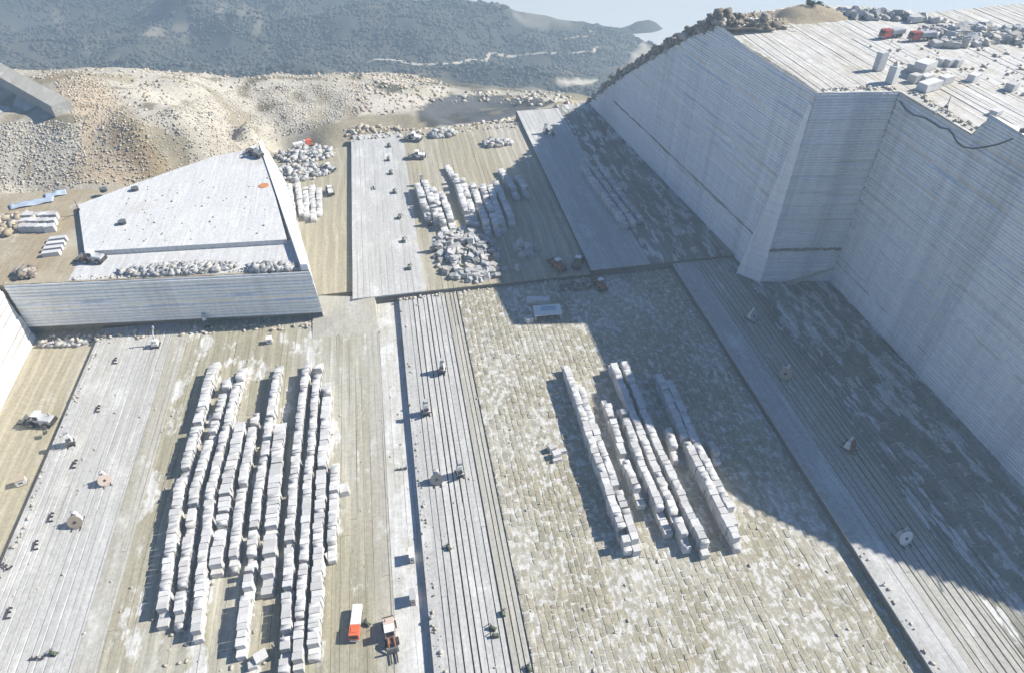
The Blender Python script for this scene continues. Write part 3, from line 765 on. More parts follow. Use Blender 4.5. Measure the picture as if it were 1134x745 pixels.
# weathered rubble along the falling rim of the long wall
t = rng.random(2600); Yr = 226 + t * 108; u = (Yr - WA0[1]) / (WA1[1] - WA0[1])
Xr = WA0[0] + (WA1[0] - WA0[0]) * u + 1.0 + rng.random(2600) ** 1.6 * 34
Zr = np.array([rimA(v) for v in u]) + rng.uniform(-.5, 1.0, 2600) + 4.0 * rng.random(2600) * (Xr > 104) - np.maximum(Xr - 116, 0) * .25
s = .5 + 1.9 * rng.random(2600) ** 2
tag(scatter_mesh('rim_rubble', np.stack([Xr, Yr, Zr], -1), np.stack([s * 1.3, s, s * .8], -1), CHEAP, 'rubble_dark'), 'dark weathered rubble along the falling rim of the tall wall', 'rubble', kind='stuff')
sv = MB(); ys = np.linspace(224, 338, 24)
for yy in ys:
    u = (yy - WA0[1]) / (WA1[1] - WA0[1]); xx = WA0[0] + (WA1[0] - WA0[0]) * u + .8; zz = rimA(min(u, 1)) - .3
    sv.v += [(xx, yy, zz), (xx + 12, yy, zz - 1 + random.uniform(-1, 1)), (xx + 60, yy, zz - 14), (xx + 160, yy, zz - 60)]
for i in range(len(ys) - 1):
    for j in range(3): sv.f.append((i * 4 + j, i * 4 + j + 1, i * 4 + j + 5, i * 4 + j + 4))
structure(sv.build('back_slope', 'rubble_dark'))
# earth mound at the top edge of the plateau
mb = un(880, 14, 69); mx, my = np.meshgrid(np.linspace(-34, 34, 60), np.linspace(-16, 16, 36))
mz = 4.6 * np.exp(-((mx - 6) / 15) ** 2 - (my / 7) ** 2) + vnoise(mx + 50, my + 50, 7, 61) * .9 + vnoise(mx + 50, my + 50, 2.5, 62) * .4 - .9 - 14 * np.maximum(0, np.sqrt((mx / 34) ** 2 + (my / 16) ** 2) - .62)
mound = structure(link('earth_mound', grid_mesh('earth_mound', mx + mb[0], my + mb[1], mz + Z_PLAT), 'earth')); mound.data.shade_smooth()

# ------------------------------------------------------------------ rows of sawn blocks
specs = []                                      # every block: place, size, turn, row, ordinal, tier, visible?
def block_row(px, zf, width, where, tiers=2, seed=0, depth=(.9, 1.9), th=2.1, gappy=.05, shift=0.0):
    g = random.Random(seed * 31 + 7)
    zt = zf + th * tiers
    W = sorted([tuple(un(x, y, zt)) for x, y in px], key=lambda p: p[1])
    ys = [p[1] for p in W]; xs = [p[0] for p in W]
    y = ys[0]; k = 0; n_end = g.randint(1, 2)
    drift = 0.0
    while y < ys[-1] - .6:
        L = g.uniform(*depth); k += 1; drift = drift * .85 + g.gauss(0, .06)
        X = float(np.interp(y + L / 2, ys, xs)) + drift + shift; w = width * g.uniform(.9, 1.08)
        end = k <= n_end or y > ys[-1] - 3.2
        t = tiers - 1 if (end or g.random() < gappy) and tiers > 1 else tiers
        z = zf
        for q in range(t):
            top = q == t - 1
            hh = th * (g.uniform(.9, 1.07) if top else 1.0)
            ww, LL = w * (g.uniform(.94, 1.05) if not top else 1), L - g.uniform(.02, .08)
            specs.append(dict(p=(X + g.gauss(0, .05), y + L / 2, z), s=(ww, LL, hh), r=g.gauss(0, .011), where=where, k=k, top=top))
            z += hh
        y += L + g.random() * .05 + (g.uniform(.5, 1.3) if g.random() < .025 else 0)
LY, RY = 'left yard', 'right yard'
rowsL = [([(239, 397), (200, 540), (179, 688)], 2.9), ([(256, 412), (216, 540), (197, 690)], 2.6), ([(270, 401), (235, 540), (218, 703)], 2.6),
         ([(268, 462), (251, 540), (239, 630)], 3.4), ([(285, 452), (269, 540), (259, 627)], 2.6), ([(310, 399), (288, 540), (267, 722)], 2.6),
         ([(312, 462), (305, 540), (296, 652)], 3.6), ([(341, 398), (325, 540), (316, 752)], 2.6), ([(353, 398), (342, 540), (331, 736)], 2.5),
         ([(363, 418), (357, 540), (348, 724)], 3.0), ([(373, 506), (371, 560), (368, 615)], 2.5)]
for i, (px, w) in enumerate(rowsL): block_row(px, Z_LEFT, w * .74, (LY, i + 1), 2, i, shift=-.45, th=1.8)
rowsR = [([(626, 399), (660, 500), (697, 604)], 2.3), ([(640, 420), (668, 500), (707, 604)], 2.2), ([(670, 437), (690, 500), (712, 553)], 2.2), ([(688, 447), (710, 510), (743, 585)], 2.3),
         ([(678, 397), (715, 490), (764, 602)], 2.3), ([(688, 392), (728, 490), (784, 608)], 2.3), ([(727, 408), (768, 500), (820, 601)], 2.3), ([(739, 416), (777, 500), (816, 574)], 2.3),
         ([(739, 467), (750, 504)], 2.1), ([(789, 484), (796, 506)], 2.1)]
for i, (px, w) in enumerate(rowsR): block_row(px, Z_MID, w * .82, (RY, i + 1), 2, 40 + i, depth=(1.1, 2.1))
UYD = 'upper floor'
rowsU = [[(478, 205), (493, 252)], [(487, 208), (502, 248)], [(469, 196), (484, 240)], [(511, 196), (527, 243)], [(522, 200), (541, 253)], [(533, 202), (552, 253)], [(541, 202), (558, 250)],
         [(547, 197), (567, 243)], [(559, 192), (573, 214)], [(571, 192), (585, 212)], [(495, 182), (508, 205)], [(503, 190), (520, 242)], [(553, 186), (566, 206)], [(461, 200), (474, 236)]]
for i, px in enumerate(rowsU): block_row(px, Z_UP, 2.5, (UYD, i + 1), 2 if i not in (10, 12) else 1, 80 + i, depth=(1.6, 2.6), th=1.9, gappy=.16)
for i, px in enumerate([[(648, 184), (694, 248)], [(656, 184), (702, 246)], [(665, 184), (709, 241)]]):
    block_row(px, Z_UPR, 2.2, ('upper terrace', i + 1), 1, 100 + i, depth=(1.5, 2.4), th=2.8)
for i, px in enumerate([[(329, 203), (334, 236)], [(338, 206), (340, 240)], [(345, 206), (347, 242)], [(353, 208), (353, 236)], [(320, 205), (325, 240)]]):
    block_row(px, Z_UPL, 2.2, ('side floor', i + 1), 1, 120 + i, depth=(1.6, 2.8), th=2.0, gappy=.1)
for sp in specs:
    d = np.linalg.norm(np.array(sp['p']) - CAMP); q = pr(np.array(sp['p']))
    sp['a'] = (sp['s'][0] * sp['s'][1] / d ** 2) * (1 if sp['top'] else .12) * (1 if 0 < q[0] < 1134 and 0 < q[1] < 748 else 0)
order = sorted(range(len(specs)), key=lambda i: -specs[i]['a'])
chosen = set(order[:290])
rowname = {(LY, 11): 'short eleventh row', (RY, 9): 'inner stub row', (RY, 10): 'outer stub row'}
P, S, RZ = [], [], []
for i, sp in enumerate(specs):
    if i in chosen:
        o = link('granite_block', BLOCKS[i % 10]); o.location = sp['p']; o.scale = sp['s']; o.rotation_euler = (0, 0, sp['r'])
        yard, r = sp['where']
        rn = rowname.get((yard, r)) or ('leftmost row' if r == 1 else ordinal(r) + ' row')
        tag(o, f"pale granite block, {ordinal(sp['k'])} from near end of the {rn}, {yard}{'' if sp['top'] else ' lower tier'}", 'stone block', 'blocks stacked in the ' + yard)
    else:
        P.append(sp['p']); S.append(sp['s']); RZ.append(sp['r'])
o = joined('granite_blocks', P, S, BLOCK_A, None, None, RZ); o.data.materials.append(M['block'])
tag(o, 'rest of the pale granite blocks in the stacked rows', 'stone blocks', kind='stuff')

# loose blocks, slabs and monoliths standing on their own
def loose(px, z, size, rz, label, name='granite_block', tilt=(0, 0), group=None, var=0, cat='stone block'):
    p = un(*px, z); o = link(name, BLOCKS[var % 10]); o.location = p; o.scale = size; o.rotation_euler = (tilt[0], tilt[1], rz)
    return tag(o, label, cat, group)
loose((289, 729), Z_LEFT, (2.6, 2.0, 2.0), .5, 'tilted pale block lying on the ground ahead of the seventh row', tilt=(.25, .1))
loose((281, 738), Z_LEFT, (1.6, 1.4, 1.3), .2, 'small pale block beside the tilted one near the bottom edge', var=1)
loose((368, 617), Z_LEFT, (2.6, 1.8, 1.6), .4, 'pale block fallen askew past the end of the eleventh row', var=2)
loose((382, 545), Z_LEFT, (2.2, 2.6, 2.0), .1, 'lone pale block at the right side of the left yard', var=3)
loose((616, 505), Z_MID, (2.0, 1.7, 1.7), .15, 'brightest of the few blocks left of the right yard', var=4)
loose((622, 501), Z_MID, (2.4, 1.2, 1.2), .1, 'long low block beside the brightest loose block', var=5)
loose((611, 498), Z_MID, (1.8, 1.6, 1.6), .3, 'dark sided block behind the brightest loose block', var=6)
loose((617, 510), Z_MID, (2.3, .9, .8), .12, 'thin block in front of the brightest loose block', var=7)
loose((972, 78), Z_PLAT, (2.7, 1.9, 5.2), .25, 'upright stone pillar on the plateau, the left of the two', 'stone_pillar', var=1, cat='stone pillar')
pb = loose((986, 92), Z_PLAT, (2.8, 2.2, 4.8), .5, 'upright stone pillar with pointed top, nearest the wall rim', 'stone_pillar', var=2, cat='stone pillar')
hat = MB().add([(-.46, -.46, .97), (.46, -.46, .97), (.46, .46, .97), (-.46, .46, .97), (.1, .1, 1.22)], [(0, 1, 4), (1, 2, 4), (2, 3, 4), (3, 0, 4), (3, 2, 1, 0)]).build('broken_top', 'block', pb)
k = 0
for (px, sz, lab) in [((1020, 78), (9, 4.5, 2.2), 'largest flat slab at the bottom of the plateau slab pile'), ((1024, 75), (5.5, 3.6, 1.8), 'smaller slab lying left on top of the plateau slab pile'),
                      ((1041, 72), (3, 2.2, 2.0), 'first cube of the short row right of the slab pile'), ((1050, 73), (3, 2.2, 2.0), 'middle cube of the short row right of the slab pile'), ((1059, 73), (2.6, 2.0, 1.9), 'last cube of the short row right of the slab pile'),
                      ((1012, 91), (3.2, 2.4, 2.2), 'cube at the left of the nearer slab group on the plateau'), ((1024, 90), (4, 2.2, 1.8), 'brownish slab in the middle of the nearer slab group'), ((1028, 99), (7, 3.2, 2.2), 'long slab at the front of the nearer slab group'),
                      ((1046, 92), (4.2, 2.4, 2.0), 'low block standing right of the nearer slab group'), ((1076, 90), (2.8, 2.2, 2.0), 'single cube far from other stones on the grooved plateau'), ((1119, 100), (3.2, 2.4, 2.0), 'rough block at the right edge of the plateau'),
                      ((1102, 127), (2.6, 2, 1.2), 'block lying just behind the rim step of the plateau')]:
    z = Z_PLAT + (2.1 if 'on top' in lab else 0)
    loose(px, z, sz, .35 + .1 * random.uniform(-1, 1), lab, 'stone_slab', var=k, cat='stone slab'); k += 1
# block stacks on the brown ground of the bench
for r in range(3):
    for c in range(4):
        p0 = un(30 + c * 9.0 + r * 1.5, 256 - r * 6.5, Z_BENCH)
        o = link('granite_block', BLOCKS[(r * 4 + c) % 10]); o.location = p0; o.scale = (3.3, 2.2, 2.3); o.rotation_euler = (0, 0, random.gauss(0, .06))
        tag(o, f"white block, {ordinal(c + 1)} from left in the {['front', 'middle', 'back'][r]} line of the bench stack", 'stone block', 'block stack on the brown bench ground')
for c in range(4):
    o = link('granite_block', BLOCKS[c]); o.location = un(58 + c * 2.6, 283 - c * 5.3, Z_BENCH); o.scale = (5.2, 1.7, 1.5); o.rotation_euler = (0, 0, .05)
    tag(o, f"long white beam of stone, {ordinal(c + 1)} from the front in the short bench pile", 'stone beam', 'stone beams on the brown bench ground')

# ------------------------------------------------------------------ boulder heaps
def heap(px, z, rx, ry, n, lo, hi, height, label, group, rz=0.0, mat=None):
    c = un(*px, z); cs, sn = math.cos(rz), math.sin(rz)
    for i in range(n):
        a, r = random.uniform(0, 2 * math.pi), math.sqrt(random.random())
        u, v = rx * r * math.cos(a), ry * r * math.sin(a); s = random.uniform(lo, hi)
        o = link('boulder', ROCKS[random.randrange(10)])
        o.location = (c[0] + u * cs - v * sn, c[1] + u * sn + v * cs, z + s * .35 + height * max(0, 1 - r) * random.random())
        o.scale = (s * random.uniform(.9, 1.5), s * random.uniform(.8, 1.2), s * random.uniform(.6, .95)); o.rotation_euler = (random.uniform(-.3, .3), random.uniform(-.3, .3), random.uniform(0, 6.28))
        tag(o, label, 'boulder', group)
heap((516, 283), Z_UP, 11, 17, 100, 1.2, 2.7, 2.6, 'rough boulder in the large heap at the shadow edge of the upper floor', 'boulder heap at the shadow edge', .15)
heap((540, 305), Z_UP, 13, 2.5, 26, 1.4, 2.4, 1.0, 'boulder in the low line just behind the long step', 'boulder line behind the long step', .03)
heap((583, 278), Z_UP, 4.5, 5, 18, 1.3, 2.6, 1.2, 'boulder in the small shaded heap right of the large heap', 'small shaded boulder heap')
heap((970, 20), Z_PLAT, 20, 3.5, 40, 1.4, 2.8, 2.5, 'boulder in the long bank at the back edge of the plateau', 'boulder bank behind the plateau trucks', -.45)
heap((1102, 40), Z_PLAT, 19, 8, 64, 1.3, 2.8, 2.6, 'boulder in the wide heap at the right of the plateau', 'wide plateau boulder heap', -.35)
heap((1064, 50), Z_PLAT, 10, 2.6, 18, 1.4, 2.6, 1.2, 'boulder in the front spur of the wide plateau heap', 'front spur of the plateau heap', -.1)
pebbles_later = [((975, 19), Z_PLAT, 22, 4, 160, .5, 1.6, 1.5, 'small stones between the boulders of the plateau bank', -.45), ((1095, 40), Z_PLAT, 22, 9, 260, .5, 1.6, 1.5, 'small stones among the wide plateau boulder heap', -.35),
                 ((516, 283), Z_UP, 12, 18, 260, .4, 1.3, 1.0, 'small stones among the large boulder heap', .15), ((872, 18), Z_PLAT, 24, 7, 200, .3, .9, .5, 'brown stones scattered over the earth mound', 0, 'rubble_tan')]
# small stones on the bench ledge and among the far stacks
def pebbles(name, px, z, rx, ry, n, lo, hi, height, label, rz=0.0, mat='boulder'):
    c = un(*px, z); a, r = rng.uniform(0, 2 * np.pi, n), np.sqrt(rng.random(n)); u, v = rx * r * np.cos(a), ry * r * np.sin(a); s = rng.uniform(lo, hi, n)
    P = np.stack([c[0] + u * math.cos(rz) - v * math.sin(rz), c[1] + u * math.sin(rz) + v * math.cos(rz), z + s * .3 + height * np.maximum(0, 1 - r) * rng.random(n)], -1)
    return tag(scatter_mesh(name, P, np.stack([s * 1.3, s, s * .8], -1), CHEAP, mat), label, 'rubble', kind='stuff')
pebbles('ledge_rubble', (198, 299), Z_BENCH, 18, 2.6, 700, .4, 1.5, 1.3, 'bank of broken white stones along the front edge of the bench', -.08)
pebbles('ledge_rubble', (302, 297), Z_BENCH, 7.5, 1.8, 120, .7, 1.8, 1.2, 'short bank of white stones near the bench corner', -.08)
pebbles('foot_rubble', (72, 380), Z_FARL, 8, 1.6, 130, .4, 1.5, .8, 'small white rubble under the left end of the bench wall', -.1)
pebbles('side_rubble', (340, 172), Z_UPL, 13, 8, 190, .5, 1.9, 1.2, 'scattered pale rubble at the back of the side floor')
pebbles('side_rubble', (333, 192), Z_UPL, 13, 8, 260, .5, 1.8, 1.2, 'pale rubble just behind the short rows of the side floor')
pebbles('back_rubble', (492, 150), Z_UP, 6, 4, 60, .8, 2.4, 1.6, 'pale rubble pile at the back of the upper floor')
pebbles('back_rubble', (549, 160), Z_UP, 8, 3, 50, .8, 2.2, 1.2, 'small rubble pile right of the other at the back')
pebbles('corner_rubble', (10, 250), Z_BENCH, 9, 7, 120, .5, 2.2, 1.2, 'mixed timber coloured rubble at the left edge of the bench', 0, 'rubble_tan')
pebbles('corner_rubble', (28, 305), Z_BENCH, 3.2, 2.6, 60, .5, 1.9, 2.0, 'brown rubble heap near the top left corner of the bench wall', 0, 'rubble_dark')
pebbles('rust_heap', (640, 318), Z_MID, 6, 2, 90, .4, 1.2, .6, 'rust brown scrap heap under the long step', .02, 'rubble_dark')
for a_ in pebbles_later: pebbles('heap_stones', *a_)
# chips and crumbs along the broken edges of the steps and benches
def edge_chips(a, b, z, n, spread, hi, label, mat='rubble_grey', side=(-1.0, .6)):
    t = rng.random(n); a, b = np.array(a, float), np.array(b, float); d = (b - a) / np.linalg.norm(b - a); nr = np.array([d[1], -d[0]])
    q = a + (b - a) * t[:, None] + nr * (rng.uniform(side[0], side[1], n) * spread)[:, None]; s = .12 + hi * rng.random(n) ** 3
    tag(scatter_mesh('edge_chips', np.concatenate([q, (z + s * .2)[:, None]], 1), np.stack([s * 1.5, s, s * .7], -1), CHEAP, mat), label, 'stone chips', kind='stuff')
edge_chips((X_CT + .4, 187), (X_CT + .4, 45), Z_MID, 130, 1.0, .4, 'stone chips along the top of the central step', side=(-1.4, .0))
edge_chips((X_RT + .4, 187), (X_RT + .4, 40), Z_TERR, 150, 1.2, .5, 'stone chips along the top of the right step', side=(-1.4, .0))
edge_chips((X_LE + .4, 188), (X_LE + .4, 60), Z_LEFT, 150, 1.3, .5, 'stone chips along the top of the left step', side=(-1.4, .0))
edge_chips((-103, 190.9), (-33, 184.2), Z_BENCH + .06, 220, 1.5, .5, 'white crumbs along the front lip of the bench', side=(-1.2, 0))
edge_chips((-118, 188), (-32, 180), Z_LEFT, 260, 2.2, .9, 'stone crumbs at the foot of the bench front', side=(-.6, 1))
edge_chips((-42, 201), (-98, 205), Z_BENCH2, 200, 4, .4, 'stone crumbs on the upper level of the bench', side=(.3, 11))
edge_chips((120, 172), (142, 169), Z_PLAT, 120, 1.6, .6, 'stone crumbs along the cross rim of the plateau', side=(-1.5, -.1))
edge_chips((143.6, 168), (144, 138), Z_PLAT, 120, 2.0, .6, 'stone crumbs along the long rim of the plateau', side=(-1.6, -.1))
edge_chips((160, 175), (215, 200), Z_PLAT, 380, 12, .75, 'stone crumbs strewn between the slabs on the plateau', side=(-2.5, 2))
edge_chips((-18, 316), (62, 316), Z_UP, 200, 3, 1.2, 'stone crumbs at the back of the upper floor', side=(0, 1.5))
edge_chips((-66, 78), (-26, 78), Z_LEFT, 400, 20, .6, 'stone crumbs around the near ends of the left yard rows', side=(-3, 1))
n = 1100
x = rng.uniform(-100, 92, n); y = 40 + 147 * rng.random(n); z = np.where(x < X_CT, Z_LEFT, Z_MID); s = .12 + .35 * rng.random(n) ** 5
tag(scatter_mesh('loose_chips', np.stack([x, y, z + s * .2], -1), np.stack([s * 1.5, s, s * .7], -1), CHEAP, 'rubble_grey'), 'small stone chips lying about the quarry floors', 'stone chips', kind='stuff')

# ------------------------------------------------------------------ machines
def wheel(parent, x, y, r, w, name='wheel'):
    o = MB().tube([(x - w / 2, y, r), (x - w / 2 + .05, y, r), (x + w / 2 - .05, y, r), (x + w / 2, y, r)], [r * .86, r, r, r * .86], 14).build(name, 'rubber', parent)
    MB().tube([(x - w / 2 - .03, y, r), (x + w / 2 + .03, y, r)], r * .5, 10).build('hub', 'steel', o)
    return o
def make_truck(cab='red_p', bed='white_p'):
    t = empty('dump_truck', (0, 0, 0))
    MB().box((0, -.2, .85), (1.0, 8.4, .35)).box((0, -1.2, 1.15), (2.2, 5.6, .2)).build('chassis', 'dark', t)
    c = MB().hull([(-1.25, 1.2, .75), (1.25, 1.2, .75), (1.25, 4.45, .75), (-1.25, 4.45, .75)], [(-1.2, 1.2, 2.95), (1.2, 1.2, 2.95), (1.2, 4.1, 2.95), (-1.2, 4.1, 2.95)]).build('cab', cab, t)
    MB().box((0, 4.36, 2.25), (2.05, .06, .85), Matrix.Rotation(R(7), 3, 'X')).build('windscreen', 'glass', c)
    for s in (-1, 1): MB().box((s * 1.19, 3.5, 2.2), (.05, 1.1, .7)).build('side_window', 'glass', c)
    MB().box((0, 4.52, .75), (2.4, .22, .4)).build('bumper', 'grey_p', c)
    MB().box((0, 2.6, 3.02), (1.6, 1.5, .14)).build('roof_hatch', cab, c)
    b = MB().box((0, -1.9, 1.36), (2.45, 5.3, .16)); b.build('bed_floor', bed, t)
    cv = MB()
    for q in range(6): cv.box((0, -4.05 + q * .9, 2.56 + (.05 if q % 2 else 0)), (2.3, .93, .08))
    cv.build('bed_cover', bed, t)
    for s in (-1, 1):
        w = MB().box((s * 1.22, -1.9, 1.98), (.1, 5.4, 1.1)); 
        for k in range(5): w.box((s * 1.31, -4.3 + k * 1.15, 1.9), (.09, .12, .95))
        w.build('side_board', bed, t)
    MB().box((0, .85, 2.15), (2.4, .1, 1.5)).box((0, .98, 3.0), (2.3, .4, .08)).build('headboard', bed, t)
    MB().box((0, -4.6, 1.95), (2.34, .1, 1.0)).build('tailgate', bed, t)
    for s in (-1, 1):
        wheel(t, s * 1.02, 3.4, .52, .34); wheel(t, s * .98, -2.0, .52, .55); wheel(t, s * .98, -3.3, .52, .55)
        MB().box((s * .85, 4.47, 1.15), (.35, .06, .22)).build('headlight', 'white_p', t)
        MB().box((s * 1.38, 4.3, 2.4), (.08, .06, .4)).build('mirror', 'dark', t)
    return t
def place(t, px, z, rz, label, cat, group=None, scale=1.0):
    t.location = un(*px, z); t.rotation_euler = (0, 0, rz); t.scale = (scale,) * 3
    return tag(t, label, cat, group)
tr = place(make_truck(), (395, 692), Z_LEFT, math.pi - .12, 'red cabbed dump truck with white bed parked in the left yard', 'truck', None, .82)
place(make_truck('red_dark', 'grey_p'), (986, 42), Z_PLAT, 1.75, 'left of the two dark red trucks on the plateau', 'truck', 'trucks on the plateau')
place(make_truck('red_dark', 'grey_p'), (1019, 45), Z_PLAT, 1.62, 'right of the two dark red trucks on the plateau', 'truck', 'trucks on the plateau')
place(make_truck('red_p', 'white_p'), (336, 163), Z_UPL, -1.2, 'small orange red truck beyond the corner of the pale bench', 'truck')

def make_loader(paint='grey_p', arm='yellow_p'):
    t = empty('wheel_loader', (0, 0, 0))
    MB().hull([(-1.15, -3.3, .9), (1.15, -3.3, .9), (1.15, -.5, .9), (-1.15, -.5, .9)], [(-1.05, -3.1, 2.15), (1.05, -3.1, 2.15), (1.05, -.5, 2.4), (-1.05, -.5, 2.4)]).build('engine_cover', paint, t)
    c = MB().hull([(-.95, -.9, 1.6), (.95, -.9, 1.6), (.95, .7, 1.6), (-.95, .7, 1.6)], [(-.85, -.8, 3.4), (.85, -.8, 3.4), (.85, .5, 3.4), (-.85, .5, 3.4)]).build('cab', paint, t)
    MB().box((0, .64, 2.6), (1.5, .05, 1.1), Matrix.Rotation(R(6), 3, 'X')).build('windscreen', 'glass', c)
    for s in (-1, 1): MB().box((s * .92, -.1, 2.6), (.05, 1.0, 1.0)).build('side_window', 'glass', c)
    MB().box((0, -.15, 3.47), (1.95, 1.6, .14)).build('cab_roof', 'white_p', c)
    MB().box((0, 1.0, 1.1), (1.6, 1.8, .7)).build('front_frame', arm, t)
    for s in (-1, 1): MB().tube([(s * .62, .9, 1.9), (s * .62, 2.2, 1.7), (s * .62, 3.2, .75)], .2, 6).build('lift_arm', arm, t)
    MB().box((0, 3.4, 1.1), (2.4, .2, 1.5)).box((0, 3.3, 1.95), (2.2, .3, .25)).build('fork_carriage', 'steel', t)
    for s in (-1, 1): MB().box((s * .6, 4.5, .4), (.3, 2.2, .18)).build('fork', 'dark', t)
    for s in (-1, 1):
        wheel(t, s * 1.15, 1.5, .8, .65); wheel(t, s * 1.15, -2.0, .8, .65)
    MB().tube([(.6, -2.4, 2.1), (.6, -2.4, 3.0)], .09, 6).build('exhaust', 'dark', t)
    MB().box((0, -3.45, 1.2), (2.3, .4, .9)).build('counterweight', 'dark', t)
    return t
ld = place(make_loader('tanpink', 'rust'), (433, 705), Z_LEFT, math.pi + .1, 'dusty pinkish wheel loader with forks right of the red truck', 'loader', None, 1.05)
for px, z, rz, lab, cols, sc in [((104, 290), Z_BENCH, 1.3, 'wheel loader with orange arms on the bench by the step', ('grey_p', 'orange_p'), 1.15),
                                 ((617, 297), Z_UP, .4, 'rust brown loader in shade behind the long step', ('rust', 'orange_p'), 1.1), ((640, 294), Z_UP, -.5, 'dull green loader in shade beside the rust brown one', ('green_p', 'green_p'), 1.1),
                                 ((364, 189), Z_UPL, .9, 'dark loader working right of the rubble on the side floor', ('grey_p', 'dark'), 1.0), ((366, 214), Z_UPL, .2, 'small pale loader standing alone on the side floor', ('white_p', 'grey_p'), .95),
                                 ((462, 176), Z_UP, 1.4, 'pale loader with long shadow near the back of upper floor', ('white_p', 'grey_p'), 1.1), ((458, 156), Z_UP, 1.2, 'pale loader close to the back rim of the upper floor', ('white_p', 'dark'), 1.15),
                                 ((664, 318), Z_MID, .2, 'brown loader in shade right under the long step', ('rust', 'yellow_p'), 1.0),
                                 ((46, 469), Z_FARL, 1.35, 'grey loader parked on the lower floor at the left step', ('grey_p', 'steel'), 1.2), ((283, 173), Z_BENCH2, .8, 'dark loader at the far corner of the bench top', ('steel', 'rust'), 1.1)]:
    place(make_loader(*cols), px, z, rz, lab, 'loader', None, sc)

def make_saw(housing='white_p', disc='wood', legs='steel'):
    """circular stone saw on its rail carriage; disc faces -Y"""
    t = empty('stone_saw', (0, 0, 0))
    for s in (-1, 1): MB().box((s * .95, 0, .16), (.16, 4.2, .2)).build('rail', 'dark', t)
    MB().box((0, .1, .45), (2.3, 2.6, .35)).build('carriage', legs, t)
    for sx in (-1, 1):
        for sy in (-.9, 1.0): MB().tube([(sx * .95 - .1, sy, .3), (sx * .95 + .1, sy, .3)], .2, 8).build('wheel', 'dark', t)
    h = MB().hull([(-.95, -.3, .62), (.95, -.3, .62), (.95, 1.3, .62), (-.95, 1.3, .62)], [(-.8, -.2, 3.0), (.8, -.2, 3.0), (.8, 1.0, 3.1), (-.8, 1.0, 3.1)]).build('housing', housing, t)
    MB().box((.2, 1.2, 2.2), (.9, .5, .7)).build('motor', 'dark', h)
    MB().box((-.84, .4, 1.6), (.06, .7, .8)).build('panel', 'steel', h)
    MB().tube([(-.5, .7, 3.0), (-.5, .7, 4.2), (.1, .7, 4.5)], .08, 6).build('water_pipe', 'steel', t)
    MB().box((.45, .6, 3.5), (.5, .8, .9)).build('gearbox', housing, t)
    rot = Matrix.Rotation(R(-22), 3, 'X')
    pts = [Vector((0, -.62, 1.75)) + rot @ Vector((0, q, 0)) for q in (.09, -.09)]
    d = MB().tube(pts, 1.75, 28).build('saw_disc', disc, t)
    pts = [Vector((0, -.62, 1.75)) + rot @ Vector((0, q, 0)) for q in (.2, -.2)]
    MB().tube(pts, .35, 10).build('hub', 'dark', d)
    return t
def make_gantry():
    """narrow column saw: base, column, motor head and a small disc at the side"""
    t = empty('column_saw', (0, 0, 0))
    MB().box((0, 0, .3), (1.6, 2.4, .35)).build('base', 'dark', t)
    c = MB().box((0, 0, 2.2), (1.3, 1.9, 3.6), None, .8).build('column', 'white_p', t)
    MB().box((.25, .1, 4.5), (1.0, 1.3, .9)).build('motor_head', 'grey_p', t)
    MB().box((0, -1.0, 2.2), (1.2, .35, 1.5)).build('slide', 'steel', t)
    d = MB().tube([(.1, -1.3, 1.5), (.1, -1.45, 1.42)], 1.25, 22).build('saw_disc', 'steel', t)
    MB().tube([(.1, -1.25, 1.52), (.1, -1.55, 1.38)], .25, 8).build('hub', 'dark', d)
    for s in (-1, 1): MB().box((s * .85, 0, .12), (.14, 3.4, .14)).build('rail', 'dark', t)
    MB().tube([(-.3, .4, 4.3), (-.6, .9, 2.5), (-.6, 1.1, .4)], .06, 5).build('cable', 'pipe', t)
    return t
saws = [((87, 580), Z_LEFT, 0, 'saw with a brown disc facing us, nearer of two in left lane', 'white_p', 'wood', 1.0),
        ((118, 534), Z_LEFT, .45, 'pinkish disc saw, farther of the two in the left lane', 'white_p', 'tanpink', .9),
        ((484, 533), Z_MID, 0, 'saw with a grey disc overhanging the central step shadow', 'white_p', 'steel', .95),
        ((998, 598), Z_TERR, .15, 'saw with a white disc on the shaded terrace, nearest camera', 'grey_p', 'white_p', 1.05),
        ((940, 497), Z_TERR, .6, 'second saw from the near end of the shaded terrace', 'white_p', 'rust', 1.0),
        ((868, 417), Z_TERR, -.5, 'third saw from the near end of the shaded terrace', 'white_p', 'wood', 1.05),
        ((832, 354), Z_TERR, .5, 'farthest saw on the shaded terrace below the wall corner', 'white_p', 'grey_p', 1.0)]
for px, z, rz, lab, hc, dc, sc in saws: place(make_saw(hc, dc), px, z, rz, lab, 'stone saw', 'circular stone saws', sc)
gs = make_gantry(); first = True
for px, z, rz, lab in [((509, 525), Z_MID, .1, 'column saw with small disc right of the grey disc saw'), ((490, 411), Z_MID, -.2, 'column saw alone between the grooves, upper middle'), ((472, 457), Z_MID, .1, 'column saw beside the central step, halfway up'),
                       ((467, 205), Z_UP, 0, 'farthest of four column saws on the upper floor line'), ((471, 228), Z_UP, 0, 'second farthest of four column saws on the upper line'),
                       ((476, 249), Z_UP, 0, 'third of four column saws on the upper floor line'), ((481, 278), Z_UP, 0, 'nearest of four column saws on the upper floor line'), ((229, 361), Z_LEFT, .3, 'column saw in the shade at the foot of the bench'),
                       ((79, 491), Z_LEFT, .4, 'small column saw at the edge of the left step'), ((604, 148), Z_UPR, .2, 'column saw at the far sunlit end of the upper terrace')]:
    o = gs if first else copy_tree(gs); first = False
    place(o, px, z, rz, lab, 'stone saw', 'column saws', 1.0 if z != Z_UP else .95)
